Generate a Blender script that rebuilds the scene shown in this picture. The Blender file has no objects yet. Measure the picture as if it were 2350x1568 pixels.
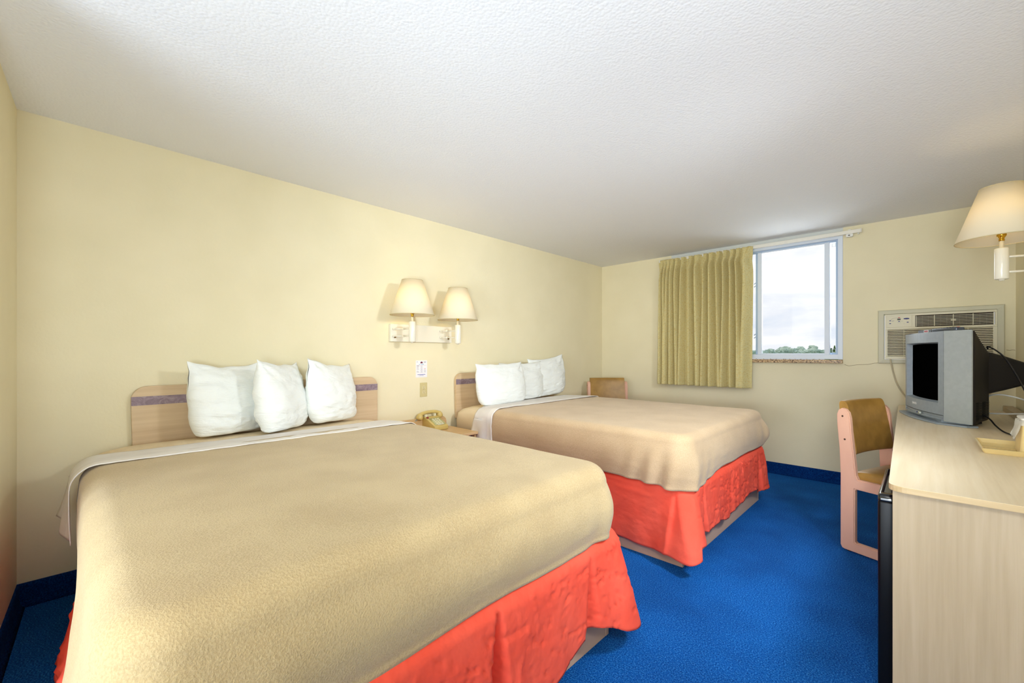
import bpy, bmesh, math, random
from mathutils import Vector, Matrix, noise
random.seed(7)
scn = bpy.context.scene
COL = scn.collection
PI = math.pi
rad = math.radians

# ------------------------------------------------------------------ colour / materials
def lin(c):
    c = c / 255.0
    return c / 12.92 if c <= 0.04045 else ((c + 0.055) / 1.055) ** 2.4
def rgb(r, g, b): return (lin(r), lin(g), lin(b), 1.0)

def new_mat(name):
    m = bpy.data.materials.new(name); m.use_nodes = True
    nt = m.node_tree
    b = nt.nodes['Principled BSDF']
    return m, nt, b
def node(nt, kind, **kw):
    n = nt.nodes.new(kind)
    for k, v in kw.items():
        if k in n.inputs: n.inputs[k].default_value = v
        else: setattr(n, k, v)
    return n
def coords(nt, scale=(1, 1, 1), kind='Object', rot=(0, 0, 0)):
    tc = nt.nodes.new('ShaderNodeTexCoord')
    mp = nt.nodes.new('ShaderNodeMapping')
    mp.inputs['Scale'].default_value = scale
    mp.inputs['Rotation'].default_value = rot
    nt.links.new(tc.outputs[kind], mp.inputs['Vector'])
    return mp.outputs['Vector']
def bump(nt, b, height, strength, dist=0.01, normal_from=None):
    bp = nt.nodes.new('ShaderNodeBump')
    bp.inputs['Strength'].default_value = strength
    bp.inputs['Distance'].default_value = dist
    nt.links.new(height, bp.inputs['Height'])
    if normal_from is not None: nt.links.new(normal_from, bp.inputs['Normal'])
    nt.links.new(bp.outputs['Normal'], b.inputs['Normal'])
    return bp.outputs['Normal']
def ramp(nt, fac, stops):
    r = nt.nodes.new('ShaderNodeValToRGB')
    e = r.color_ramp.elements
    while len(e) < len(stops): e.new(0.5)
    for i, (p, c) in enumerate(stops):
        e[i].position = p; e[i].color = c
    nt.links.new(fac, r.inputs['Fac'])
    return r.outputs['Color']
def plain(name, col, rough=0.5, spec=0.5, metal=0.0, **kw):
    m, nt, b = new_mat(name)
    b.inputs['Base Color'].default_value = col
    b.inputs['Roughness'].default_value = rough
    b.inputs['Specular IOR Level'].default_value = spec
    b.inputs['Metallic'].default_value = metal
    for k, v in kw.items(): b.inputs[k].default_value = v
    return m
def noisy(name, c1, c2, scale, bstr=0.2, bdist=0.003, rough=0.7, detail=4, stretch=(1, 1, 1), spec=0.3, lo=0.35, hi=0.65, bscale=None, sheen=0.0):
    m, nt, b = new_mat(name)
    v = coords(nt, stretch)
    n = node(nt, 'ShaderNodeTexNoise', Scale=scale, Detail=detail)
    nt.links.new(v, n.inputs['Vector'])
    c = ramp(nt, n.outputs['Fac'], [(lo, c1), (hi, c2)])
    nt.links.new(c, b.inputs['Base Color'])
    b.inputs['Roughness'].default_value = rough
    b.inputs['Specular IOR Level'].default_value = spec
    if sheen: b.inputs['Sheen Weight'].default_value = sheen
    if bstr:
        h = n.outputs['Fac']
        if bscale:
            n2 = node(nt, 'ShaderNodeTexNoise', Scale=bscale, Detail=2)
            nt.links.new(v, n2.inputs['Vector']); h = n2.outputs['Fac']
        bump(nt, b, h, bstr, bdist)
    return m

M = {}
M['wall'] = noisy('painted_wall', rgb(231, 221, 187), rgb(235, 225, 192), 3, 0.2, 0.003, 0.75, bscale=70, spec=0.2)
M['wall_dirty'] = M['wall']
def ceiling_mat():
    m, nt, b = new_mat('popcorn_ceiling')
    v = coords(nt)
    b.inputs['Base Color'].default_value = rgb(232, 233, 235)
    b.inputs['Roughness'].default_value = 0.8
    b.inputs['Specular IOR Level'].default_value = 0.3
    n = node(nt, 'ShaderNodeTexVoronoi', Scale=85.0)
    nt.links.new(v, n.inputs['Vector'])
    n2 = node(nt, 'ShaderNodeTexNoise', Scale=60.0, Detail=3)
    nt.links.new(v, n2.inputs['Vector'])
    mx = node(nt, 'ShaderNodeMath', operation='SUBTRACT')
    nt.links.new(n2.outputs['Fac'], mx.inputs[0]); nt.links.new(n.outputs['Distance'], mx.inputs[1])
    bump(nt, b, mx.outputs[0], 0.22, 0.005)
    return m
M['ceiling'] = ceiling_mat()
def carpet_mat(name, c1, c2, c3):
    m, nt, b = new_mat(name)
    v = coords(nt)
    n = node(nt, 'ShaderNodeTexNoise', Scale=190.0, Detail=3)
    nt.links.new(v, n.inputs['Vector'])
    big = node(nt, 'ShaderNodeTexNoise', Scale=2.2, Detail=3)
    nt.links.new(v, big.inputs['Vector'])
    c = ramp(nt, n.outputs['Fac'], [(0.3, c1), (0.5, c2), (0.72, c3)])
    cb = ramp(nt, big.outputs['Fac'], [(0.35, (0.72, 0.72, 0.76, 1)), (0.65, (1.1, 1.1, 1.1, 1))])
    mx = node(nt, 'ShaderNodeMix', data_type='RGBA', blend_type='MULTIPLY')
    mx.inputs[0].default_value = 1.0
    nt.links.new(c, mx.inputs[6]); nt.links.new(cb, mx.inputs[7])
    nt.links.new(mx.outputs[2], b.inputs['Base Color'])
    b.inputs['Roughness'].default_value = 0.95
    b.inputs['Specular IOR Level'].default_value = 0.1
    bump(nt, b, n.outputs['Fac'], 0.7, 0.008)
    return m
M['carpet'] = carpet_mat('blue_carpet', rgb(0, 56, 128), rgb(14, 92, 176), rgb(58, 140, 216))
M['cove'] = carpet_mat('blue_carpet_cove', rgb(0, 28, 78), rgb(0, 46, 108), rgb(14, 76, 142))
def fleece(name, c1, c2):
    m, nt, b = new_mat(name)
    v = coords(nt)
    n = node(nt, 'ShaderNodeTexNoise', Scale=230.0, Detail=2, Roughness=0.55)
    nt.links.new(v, n.inputs['Vector'])
    big = node(nt, 'ShaderNodeTexNoise', Scale=4.0, Detail=2)
    nt.links.new(v, big.inputs['Vector'])
    ad = node(nt, 'ShaderNodeMath', operation='MULTIPLY_ADD')
    ad.inputs[1].default_value = 0.55
    nt.links.new(n.outputs['Fac'], ad.inputs[0]); 
    ml = node(nt, 'ShaderNodeMath', operation='MULTIPLY'); ml.inputs[1].default_value = 0.45
    nt.links.new(big.outputs['Fac'], ml.inputs[0]); nt.links.new(ml.outputs[0], ad.inputs[2])
    c = ramp(nt, ad.outputs[0], [(0.42, c1), (0.58, c2)])
    nt.links.new(c, b.inputs['Base Color'])
    b.inputs['Roughness'].default_value = 0.95
    b.inputs['Specular IOR Level'].default_value = 0.1
    b.inputs['Sheen Weight'].default_value = 0.2
    bump(nt, b, n.outputs['Fac'], 0.45, 0.004)
    return m
M['blanket'] = fleece('tan_fleece', rgb(186, 163, 122), rgb(200, 178, 136))
M['blanket2'] = fleece('brown_fleece', rgb(196, 169, 133), rgb(208, 182, 146))
M['sheet'] = noisy('white_sheet', rgb(226, 220, 214), rgb(234, 229, 224), 9, 0.25, 0.012, 0.8, bscale=14, spec=0.2)
M['hem'] = noisy('white_sheet_hem', rgb(236, 230, 224), rgb(240, 236, 230), 9, 0.1, 0.004, 0.8, spec=0.2)
M['fitted'] = noisy('cream_fitted_sheet', rgb(226, 206, 172), rgb(234, 215, 182), 6, 0.3, 0.01, 0.8, stretch=(1, 4, 1), spec=0.2)
def pillow_mat():
    m, nt, b = new_mat('white_pillow_cotton')
    v = coords(nt)
    n = node(nt, 'ShaderNodeTexNoise', Scale=5.0, Detail=5, Roughness=0.6, Distortion=0.8)
    v2 = coords(nt, (1, 1, 3.2))
    nt.links.new(v2, n.inputs['Vector'])
    n2 = node(nt, 'ShaderNodeTexNoise', Scale=300.0, Detail=1)
    nt.links.new(v, n2.inputs['Vector'])
    b.inputs['Base Color'].default_value = rgb(240, 243, 240)
    b.inputs['Roughness'].default_value = 0.85
    b.inputs['Specular IOR Level'].default_value = 0.15
    b.inputs['Sheen Weight'].default_value = 0.1
    o = bump(nt, b, n.outputs['Fac'], 0.55, 0.03)
    bump(nt, b, n2.outputs['Fac'], 0.15, 0.001, o)
    return m
M['pillow'] = pillow_mat()
M['skirt'] = noisy('coral_cotton', rgb(252, 90, 68), rgb(255, 102, 80), 5, 0.35, 0.01, 0.8, bscale=24, spec=0.2)
def laminate(name, c1, c2, c3, axis='z', sc=1.0):
    m, nt, b = new_mat(name)
    st = {'z': (60, 60, 2.2), 'y': (60, 2.2, 60), 'x': (2.2, 60, 60)}[axis]
    v = coords(nt, tuple(s * sc for s in st))
    n = node(nt, 'ShaderNodeTexNoise', Scale=1.0, Detail=5, Roughness=0.6, Distortion=0.25)
    nt.links.new(v, n.inputs['Vector'])
    st2 = tuple(4 if s > 10 else .6 for s in st)
    v2 = coords(nt, st2)
    w = node(nt, 'ShaderNodeTexNoise', Scale=1.6, Detail=3, Distortion=1.2)
    nt.links.new(v2, w.inputs['Vector'])
    ad = node(nt, 'ShaderNodeMath', operation='ADD')
    nt.links.new(n.outputs['Fac'], ad.inputs[0]); nt.links.new(w.outputs['Fac'], ad.inputs[1])
    hf = node(nt, 'ShaderNodeMath', operation='MULTIPLY'); hf.inputs[1].default_value = 0.5
    nt.links.new(ad.outputs[0], hf.inputs[0])
    c = ramp(nt, hf.outputs[0], [(0.32, c1), (0.5, c2), (0.66, c3)])
    nt.links.new(c, b.inputs['Base Color'])
    b.inputs['Roughness'].default_value = 0.42
    b.inputs['Specular IOR Level'].default_value = 0.35
    bump(nt, b, n.outputs['Fac'], 0.05, 0.001)
    return m
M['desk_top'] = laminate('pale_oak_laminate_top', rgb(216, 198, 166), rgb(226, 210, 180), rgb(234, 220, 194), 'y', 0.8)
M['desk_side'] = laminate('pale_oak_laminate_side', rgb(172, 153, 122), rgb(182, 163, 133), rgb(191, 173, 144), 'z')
M['desk_edge'] = laminate('oak_edge_band', rgb(192, 166, 122), rgb(204, 180, 138), rgb(212, 190, 150), 'x')
M['desk_edge_y'] = laminate('oak_edge_band_side', rgb(192, 166, 122), rgb(204, 180, 138), rgb(212, 190, 150), 'y')
M['hb'] = laminate('headboard_oak', rgb(198, 170, 134), rgb(209, 183, 147), rgb(217, 193, 158), 'y')
M['hb_edge'] = plain('headboard_edge', rgb(168, 138, 96), 0.5)
M['ns'] = laminate('nightstand_oak', rgb(196, 160, 112), rgb(208, 174, 126), rgb(216, 184, 140), 'y')
def marble_stripe():
    m, nt, b = new_mat('purple_marbled_stripe')
    v = coords(nt)
    n = node(nt, 'ShaderNodeTexNoise', Scale=22.0, Detail=6, Roughness=0.65, Distortion=1.6)
    nt.links.new(v, n.inputs['Vector'])
    c = ramp(nt, n.outputs['Fac'], [(0.33, rgb(118, 98, 108)), (0.5, rgb(140, 120, 130)), (0.62, rgb(160, 142, 146))])
    nt.links.new(c, b.inputs['Base Color'])
    b.inputs['Roughness'].default_value = 0.5
    return m
M['stripe'] = marble_stripe()
M['pinkwood'] = noisy('pink_washed_wood', rgb(214, 166, 142), rgb(224, 178, 152), 6, 0.08, 0.002, 0.5, stretch=(1, 1, 0.3))
M['basewood'] = noisy('bed_base_wood', rgb(204, 168, 142), rgb(216, 182, 156), 6, 0.08, 0.002, 0.6, stretch=(1, .2, 1))
M['vinyl'] = noisy('mustard_vinyl', rgb(150, 112, 48), rgb(168, 128, 60), 14, 0.2, 0.002, 0.42, bscale=220, spec=0.5)
M['screw'] = plain('dark_screw', rgb(70, 50, 36), 0.4, metal=0.5)
M['white_enamel'] = plain('white_enamel', rgb(232, 228, 212), 0.18, 0.6)
M['white_plastic'] = plain('white_plastic', rgb(232, 232, 226), 0.4)
M['brass'] = plain('polished_brass', rgb(214, 170, 60), 0.15, 0.5, 1.0)
M['dark_brass'] = plain('aged_brass', rgb(120, 92, 44), 0.3, 0.5, 1.0)
def shade_mat(name, col, tr):
    m, nt, b = new_mat(name)
    b.inputs['Base Color'].default_value = col
    b.inputs['Roughness'].default_value = 0.8
    b.inputs['Specular IOR Level'].default_value = 0.2
    t = node(nt, 'ShaderNodeBsdfTranslucent'); t.inputs['Color'].default_value = rgb(252, 238, 190)
    mx = node(nt, 'ShaderNodeMixShader'); mx.inputs[0].default_value = tr
    nt.links.new(b.outputs[0], mx.inputs[1]); nt.links.new(t.outputs[0], mx.inputs[2])
    v = coords(nt)
    n = node(nt, 'ShaderNodeTexNoise', Scale=400.0, Detail=1); nt.links.new(v, n.inputs['Vector'])
    bump(nt, b, n.outputs['Fac'], 0.1, 0.001)
    nt.links.new(mx.outputs[0], nt.nodes['Material Output'].inputs['Surface'])
    return m
M['shade'] = shade_mat('cream_shade_fabric', rgb(248, 240, 216), 0.30)
M['shade_trim'] = plain('shade_trim', rgb(200, 184, 140), 0.7)
M['bulb'] = plain('frosted_bulb', rgb(255, 240, 200), 0.3)
M['bulb'].node_tree.nodes['Principled BSDF'].inputs['Emission Color'].default_value = (1, 0.72, 0.35, 1)
M['bulb'].node_tree.nodes['Principled BSDF'].inputs['Emission Strength'].default_value = 2.5
def curtain_mat():
    m, nt, b = new_mat('woven_green_gold_curtain')
    v = coords(nt, (1, 1, 3))
    n = node(nt, 'ShaderNodeTexNoise', Scale=60.0, Detail=4, Roughness=0.7)
    nt.links.new(v, n.inputs['Vector'])
    c = ramp(nt, n.outputs['Fac'], [(0.30, rgb(184, 158, 100)), (0.42, rgb(206, 188, 128)), (0.52, rgb(224, 208, 148)), (0.60, rgb(200, 198, 152)), (0.70, rgb(224, 190, 138))])
    nt.links.new(c, b.inputs['Base Color'])
    b.inputs['Roughness'].default_value = 0.85
    b.inputs['Specular IOR Level'].default_value = 0.15
    v2 = coords(nt, (1, 1, 1))
    wz = node(nt, 'ShaderNodeTexWave', Scale=110.0, Distortion=1.5, Detail=1); wz.bands_direction = 'Z'
    nt.links.new(v2, wz.inputs['Vector'])
    bump(nt, b, wz.outputs['Fac'], 0.25, 0.002)
    return m
M['curtain'] = curtain_mat()
M['alu'] = plain('painted_aluminium', rgb(220, 228, 240), 0.4, 0.5)
M['alu_dark'] = plain('aluminium_channel', rgb(168, 188, 212), 0.4, 0.5)
M['reveal'] = plain('white_reveal', rgb(214, 216, 210), 0.6)
M['rail'] = plain('white_rail', rgb(236, 232, 220), 0.35)
def granite():
    m, nt, b = new_mat('brown_speckled_granite')
    v = coords(nt)
    n = node(nt, 'ShaderNodeTexVoronoi', Scale=170.0)
    nt.links.new(v, n.inputs['Vector'])
    sep = node(nt, 'ShaderNodeSeparateColor'); nt.links.new(n.outputs['Color'], sep.inputs[0])
    c = ramp(nt, sep.outputs[0], [(0.15, rgb(96, 68, 44)), (0.45, rgb(176, 142, 98)), (0.8, rgb(214, 184, 140))])
    nt.links.new(c, b.inputs['Base Color'])
    b.inputs['Roughness'].default_value = 0.35
    return m
M['granite'] = granite()
def glass_mat():
    m, nt, b = new_mat('window_glass')
    g = node(nt, 'ShaderNodeBsdfGlossy'); g.inputs['Roughness'].default_value = 0.02
    t = node(nt, 'ShaderNodeBsdfTransparent'); t.inputs['Color'].default_value = (0.97, 0.98, 0.99, 1)
    f = node(nt, 'ShaderNodeFresnel'); f.inputs['IOR'].default_value = 1.35
    mx = node(nt, 'ShaderNodeMixShader')
    nt.links.new(f.outputs[0], mx.inputs[0]); nt.links.new(t.outputs[0], mx.inputs[1]); nt.links.new(g.outputs[0], mx.inputs[2])
    nt.links.new(mx.outputs[0], nt.nodes['Material Output'].inputs['Surface'])
    return m
M['glass'] = glass_mat()
M['ac_frame'] = plain('aged_cream_plastic', rgb(206, 202, 178), 0.5)
M['ac_panel'] = plain('cream_plastic', rgb(214, 206, 176), 0.45)
M['ac_dark'] = plain('vent_shade_dark', rgb(64, 52, 42), 0.8)
M['navy'] = plain('navy_print', rgb(38, 38, 110), 0.5)
M['red_print'] = plain('red_print', rgb(190, 60, 66), 0.5)
M['grey_print'] = plain('grey_print', rgb(150, 150, 144), 0.6)
M['lcd'] = plain('dark_display', rgb(16, 22, 10), 0.15)
M['tv_silver'] = noisy('silver_plastic', rgb(158, 165, 165), rgb(164, 171, 171), 40, 0.1, 0.001, 0.42, bscale=500)
M['tv_bezel'] = noisy('grey_plastic', rgb(142, 152, 160), rgb(148, 158, 166), 40, 0.05, 0.001, 0.4, bscale=500)
M['tv_black'] = plain('black_plastic', rgb(34, 30, 28), 0.6, 0.3)
M['tv_screen'] = plain('black_screen_glass', rgb(3, 3, 3), 0.5, 0.0)
M['black_gloss'] = plain('glossy_black_plastic', rgb(10, 10, 12), 0.12, 0.6)
M['black_satin'] = plain('satin_black_enamel', rgb(9, 9, 10), 0.35, 0.2)
M['black_cord'] = plain('black_cord', rgb(20, 20, 22), 0.4)
M['white_cord'] = plain('white_cord', rgb(226, 226, 220), 0.45)
M['beige_cord'] = plain('beige_cord', rgb(190, 178, 146), 0.5)
M['phone'] = plain('ivory_yellow_plastic', rgb(208, 184, 112), 0.28, 0.5)
M['phone_face'] = plain('pale_green_faceplate', rgb(196, 196, 140), 0.4)
M['key'] = plain('ivory_keys', rgb(224, 218, 188), 0.35)
M['red_lamp'] = plain('dark_red_lens', rgb(140, 34, 22), 0.2)
M['chrome'] = plain('grey_cord', rgb(170, 172, 160), 0.3, 0.5, 0.3)
M['outlet'] = plain('ivory_wall_plate', rgb(206, 192, 140), 0.4)
M['outlet_in'] = plain('ivory_receptacle', rgb(218, 206, 160), 0.4)
M['slot'] = plain('dark_slot', rgb(70, 56, 30), 0.7)
M['paper'] = plain('printed_card', rgb(240, 238, 240), 0.5)
M['ink'] = plain('grey_ink', rgb(140, 136, 150), 0.7)
M['blue_ink'] = plain('blue_ink', rgb(80, 84, 170), 0.7)
M['cyan_ink'] = plain('cyan_ink', rgb(90, 160, 200), 0.7)
M['maroon_ink'] = plain('maroon_ink', rgb(110, 24, 52), 0.7)
M['pink_ink'] = plain('pink_ink', rgb(220, 160, 160), 0.7)
M['tray'] = plain('tan_gloss_plastic', rgb(226, 202, 142), 0.25, 0.5)
M['bucket'] = plain('tan_bucket_plastic', rgb(228, 202, 142), 0.3, 0.5)
def liner_mat():
    m, nt, b = new_mat('clear_plastic_liner')
    b.inputs['Base Color'].default_value = rgb(236, 236, 230)
    b.inputs['Roughness'].default_value = 0.3
    b.inputs['Alpha'].default_value = 0.6
    return m
M['liner'] = liner_mat()
M['lid'] = plain('white_lid', rgb(240, 240, 236), 0.3)
M['remote'] = plain('slate_blue_plastic', rgb(62, 70, 84), 0.2, 0.6)
M['drawer_grey'] = noisy('mauve_grey_laminate', rgb(116, 98, 108), rgb(128, 110, 118), 20, 0.0, rough=0.5)
M['foliage'] = noisy('hazy_foliage', rgb(166, 192, 182), rgb(200, 216, 200), 0.5, 0.0, rough=0.9, lo=0.4, hi=0.6)  # distance haze put into the pale leaf colours
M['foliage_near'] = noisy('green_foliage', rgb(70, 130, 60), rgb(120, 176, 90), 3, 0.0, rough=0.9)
M['bark'] = plain('bark', rgb(120, 110, 100), 0.9)
M['ground'] = noisy('grass_ground', rgb(110, 140, 110), rgb(140, 160, 130), 0.05, 0.0, rough=0.95)
M['crack'] = plain('crack_line', rgb(150, 128, 88), 0.9)
M['soil'] = plain('wall_scuff', rgb(120, 96, 60), 0.9)

# ------------------------------------------------------------------ object helpers
def link(o, parent=None):
    COL.objects.link(o)
    if parent is not None: o.parent = parent
    return o
def meta(o, label=None, cat=None, group=None, kind=None):
    if label: o['label'] = label
    if cat: o['category'] = cat
    if group: o['group'] = group
    if kind: o['kind'] = kind
    return o
def thing(name, label, cat, loc=(0, 0, 0), rz=0.0, group=None):
    o = bpy.data.objects.new(name, None); link(o)
    o.location = loc; o.rotation_euler = (0, 0, rz)
    o.empty_display_size = 0.1
    return meta(o, label, cat, group)
def obj(name, bm, mat, parent=None, smooth=False, mods=None, auto=None):
    me = bpy.data.meshes.new(name)
    bmesh.ops.recalc_face_normals(bm, faces=bm.faces[:])
    bm.to_mesh(me); bm.free()
    mats = mat if isinstance(mat, (list, tuple)) else [mat]
    for mm in mats: me.materials.append(mm)
    if smooth:
        for p in me.polygons: p.use_smooth = True
        if auto: 
            try: me.set_sharp_from_angle(angle=rad(auto))
            except Exception: pass
    o = bpy.data.objects.new(name, me)
    return link(o, parent)
def BM(): return bmesh.new()
def box(bm, x0, x1, y0, y1, z0, z1, bev=0.0, seg=2, mat=0, mtx=None):
    t = bmesh.new()
    bmesh.ops.create_cube(t, size=1.0)
    for v in t.verts:
        v.co = Vector((x0 + (v.co.x + .5) * (x1 - x0), y0 + (v.co.y + .5) * (y1 - y0), z0 + (v.co.z + .5) * (z1 - z0)))
    if bev > 0:
        bmesh.ops.bevel(t, geom=t.edges[:] , offset=bev, segments=seg, affect='EDGES', profile=0.5)
    if mtx is not None: bmesh.ops.transform(t, matrix=mtx, verts=t.verts[:])
    merge(bm, t, mat)
def merge(bm, t, mat=0):
    vm = {}
    for v in t.verts: vm[v] = bm.verts.new(v.co)
    for f in t.faces:
        try:
            nf = bm.faces.new([vm[v] for v in f.verts]); nf.material_index = mat; nf.smooth = f.smooth
        except ValueError: pass
    t.free()
def prism(bm, pts, d0, d1, plane='xy', bev=0.0, seg=2, mat=0):
    """extrude a polygon given in a plane between d0 and d1 along the third axis"""
    t = bmesh.new()
    def P(a, b, d):
        return {'xy': (a, b, d), 'xz': (a, d, b), 'yz': (d, a, b)}[plane]
    lo = [t.verts.new(P(a, b, d0)) for a, b in pts]
    hi = [t.verts.new(P(a, b, d1)) for a, b in pts]
    n = len(pts)
    t.faces.new(lo); t.faces.new(hi[::-1])
    for i in range(n): t.faces.new((lo[i], lo[(i + 1) % n], hi[(i + 1) % n], hi[i]))
    bmesh.ops.recalc_face_normals(t, faces=t.faces[:])
    if bev > 0:
        es = [e for e in t.edges if e.calc_face_angle(0) > 0.6]
        bmesh.ops.bevel(t, geom=es, offset=bev, segments=seg, affect='EDGES', profile=0.5)
    merge(bm, t, mat)
def rrect(a0, a1, b0, b1, r, corners=(1, 1, 1, 1), n=8):
    """rounded rectangle points, corners order: (a0b0, a1b0, a1b1, a0b1)"""
    out = []
    spec = [((a0, b0), (a0 + r, b0 + r), PI), ((a1, b0), (a1 - r, b0 + r), 1.5 * PI), ((a1, b1), (a1 - r, b1 - r), 0), ((a0, b1), (a0 + r, b1 - r), .5 * PI)]
    for k, (c, m, a) in enumerate(spec):
        if corners[k]:
            for i in range(n + 1):
                t = a + .5 * PI * i / n
                out.append((m[0] + r * math.cos(t), m[1] + r * math.sin(t)))
        else: out.append(c)
    return out
def lathe(bm, prof, seg=32, c=(0, 0, 0), mat=0, cap=False):
    rings = []
    for r, z in prof:
        if r < 1e-6: rings.append([bm.verts.new((c[0], c[1], c[2] + z))])
        else: rings.append([bm.verts.new((c[0] + r * math.cos(2 * PI * i / seg), c[1] + r * math.sin(2 * PI * i / seg), c[2] + z)) for i in range(seg)])
    for a, b in zip(rings, rings[1:]):
        for i in range(seg):
            j = (i + 1) % seg
            if len(a) == 1 and len(b) == 1: continue
            if len(a) == 1: f = bm.faces.new((a[0], b[j], b[i]))
            elif len(b) == 1: f = bm.faces.new((a[i], a[j], b[0]))
            else: f = bm.faces.new((a[i], a[j], b[j], b[i]))
            f.smooth = True; f.material_index = mat
def tube(bm, pts, r, seg=8, mat=0, caps=True, smooth_n=0):
    pts = [Vector(p) for p in pts]
    if smooth_n:
        out = []
        n = len(pts)
        for i in range(n - 1):
            p0 = pts[max(i - 1, 0)]; p1 = pts[i]; p2 = pts[i + 1]; p3 = pts[min(i + 2, n - 1)]
            for k in range(smooth_n):
                t = k / smooth_n
                out.append(0.5 * ((2 * p1) + (-p0 + p2) * t + (2 * p0 - 5 * p1 + 4 * p2 - p3) * t * t + (-p0 + 3 * p1 - 3 * p2 + p3) * t ** 3))
        out.append(pts[-1]); pts = out
    rings = []
    up = Vector((0, 0, 1))
    prev = None
    for i, p in enumerate(pts):
        d = (pts[min(i + 1, len(pts) - 1)] - pts[max(i - 1, 0)]).normalized()
        if prev is None:
            a = d.cross(up)
            if a.length < 1e-3: a = d.cross(Vector((1, 0, 0)))
        else:
            a = prev - d * prev.dot(d)
        a.normalize(); prev = a
        b = d.cross(a)
        rr = r[i] if isinstance(r, (list, tuple)) else r
        rings.append([bm.verts.new(p + rr * (a * math.cos(2 * PI * k / seg) + b * math.sin(2 * PI * k / seg))) for k in range(seg)])
    for A, B in zip(rings, rings[1:]):
        for k in range(seg):
            f = bm.faces.new((A[k], A[(k + 1) % seg], B[(k + 1) % seg], B[k])); f.smooth = True; f.material_index = mat
    if caps:
        f = bm.faces.new(rings[0][::-1]); f.material_index = mat
        f = bm.faces.new(rings[-1]); f.material_index = mat
def grid(bm, rows, closed=False, mat=0):
    vr = [[bm.verts.new(p) for p in row] for row in rows]
    for A, B in zip(vr, vr[1:]):
        n = len(A)
        for i in range(n if closed else n - 1):
            j = (i + 1) % n
            f = bm.faces.new((A[i], A[j], B[j], B[i])); f.smooth = True; f.material_index = mat
    return vr
def loft(bm, sections, mat=0, smooth=False):
    vr = [[bm.verts.new(p) for p in s] for s in sections]
    for A, B in zip(vr, vr[1:]):
        n = len(A)
        for i in range(n):
            j = (i + 1) % n
            f = bm.faces.new((A[i], A[j], B[j], B[i])); f.smooth = smooth; f.material_index = mat
    f = bm.faces.new(vr[0][::-1]); f.material_index = mat
    f = bm.faces.new(vr[-1]); f.material_index = mat
def solid(o, t, off=0):
    m = o.modifiers.new('thickness', 'SOLIDIFY'); m.thickness = t; m.offset = off
    return o
def copy_tree(o, parent=None, **kw):
    c = o.copy(); COL.objects.link(c); c.parent = parent
    for ch in o.children: copy_tree(ch, c)
    return c
def sm(t): t = max(0., min(1., t)); return t * t * (3 - 2 * t)
def fbm(x, y, z, sc, oct=3):
    v = 0; a = 1
    for k in range(oct):
        v += a * noise.noise(Vector((x * sc, y * sc, z * sc)) + Vector((k * 7.3, k * 3.1, 0)))
        sc *= 2.1; a *= .5
    return v

# ------------------------------------------------------------------ room
H = 2.30; L = 4.97; W = 3.49
def struct(name, bm, mat, parent=None, **kw):
    o = obj(name, bm, mat, parent, **kw)
    if parent is None: o['kind'] = 'structure'
    return o
b = BM(); box(b, -0.15, W + .15, -2.6, L + .2, -0.12, 0); struct('floor', b, M['carpet'])
b = BM(); box(b, -0.15, W + .15, -2.6, L + .2, H, H + .12); struct('ceiling', b, M['ceiling'])
b = BM(); box(b, -0.15, 0, -0.15, L + .2, 0, H); struct('wall_left', b, M['wall'])
# near wall, running off behind the camera
NX = 1.15
b = BM(); prism(b, [(0, 0), (NX, -.035 * NX), (NX, -.035 * NX - .12), (0, -.15)], 0, H, 'xy'); struct('wall_near', b, M['wall'])
b = BM(); box(b, NX - .12, NX, -2.5, -.035 * NX - .12, 0, H); struct('wall_entry', b, M['wall'])
b = BM(); box(b, NX - .12, W + .15, -2.6, -2.5, 0, H); struct('wall_back', b, M['wall'])
b = BM(); box(b, W, W + .15, -2.5, L + .2, 0, H); struct('wall_right', b, M['wall'])
# window wall with the window opening and the sleeve of the air conditioner
WX0, WX1, WZ0, WZ1 = 0.92, 2.489, 1.085, 2.30
AX0, AX1, AZ0, AZ1 = 2.76, 3.41, 1.115, 1.51
b = BM()
box(b, 0, WX0, L, L + .2, 0, H); box(b, WX0, WX1, L, L + .2, 0, WZ0)
box(b, WX1, AX0, L, L + .2, 0, H)
box(b, AX0, AX1, L, L + .2, 0, AZ0); box(b, AX0, AX1, L, L + .2, AZ1, H); box(b, AX1, W, L, L + .2, 0, H)
ww = struct('wall_window', b, M['wall'])
# hairline cracks in the plaster
b = BM()
tube(b, [(2.50, L, 1.075), (2.53, L, 1.063), (2.56, L, 1.07), (2.60, L, 1.076), (2.66, L, 1.079), (2.71, L, 1.092), (2.727, L, 1.094)], 0.0016, 5)
tube(b, [(3.445, L, 1.20), (3.46, L, 1.196), (3.475, L, 1.20), (3.487, L, 1.198)], 0.0016, 5)
obj('wall_crack', b, M['crack'], ww)
# baseboards: carpet cove
def cove(name, pts, inward):
    b = BM()
    prof = [(0.0, 0.0), (0.028, 0.0), (0.014, 0.012), (0.010, 0.03), (0.009, 0.098), (0.006, 0.106), (0, 0.107)]
    (x0, y0), (x1, y1) = pts
    rows = []
    for d, z in prof:
        rows.append([(x0 + inward[0] * d, y0 + inward[1] * d, z), (x1 + inward[0] * d, y1 + inward[1] * d, z)])
    grid(b, rows)
    vs = b.verts[:]
    o = struct(name, b, M['cove']); return o
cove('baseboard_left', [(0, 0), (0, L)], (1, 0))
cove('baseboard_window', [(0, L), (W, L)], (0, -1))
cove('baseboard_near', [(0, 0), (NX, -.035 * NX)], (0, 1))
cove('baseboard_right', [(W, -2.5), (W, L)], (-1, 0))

# ------------------------------------------------------------------ window
wt = thing('window_1', None, None, (WX0, L, WZ0)); del_keys = None
wt['kind'] = 'structure'
def wl(x): return x - WX0
def wz(z): return z - WZ0
b = BM()
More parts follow.
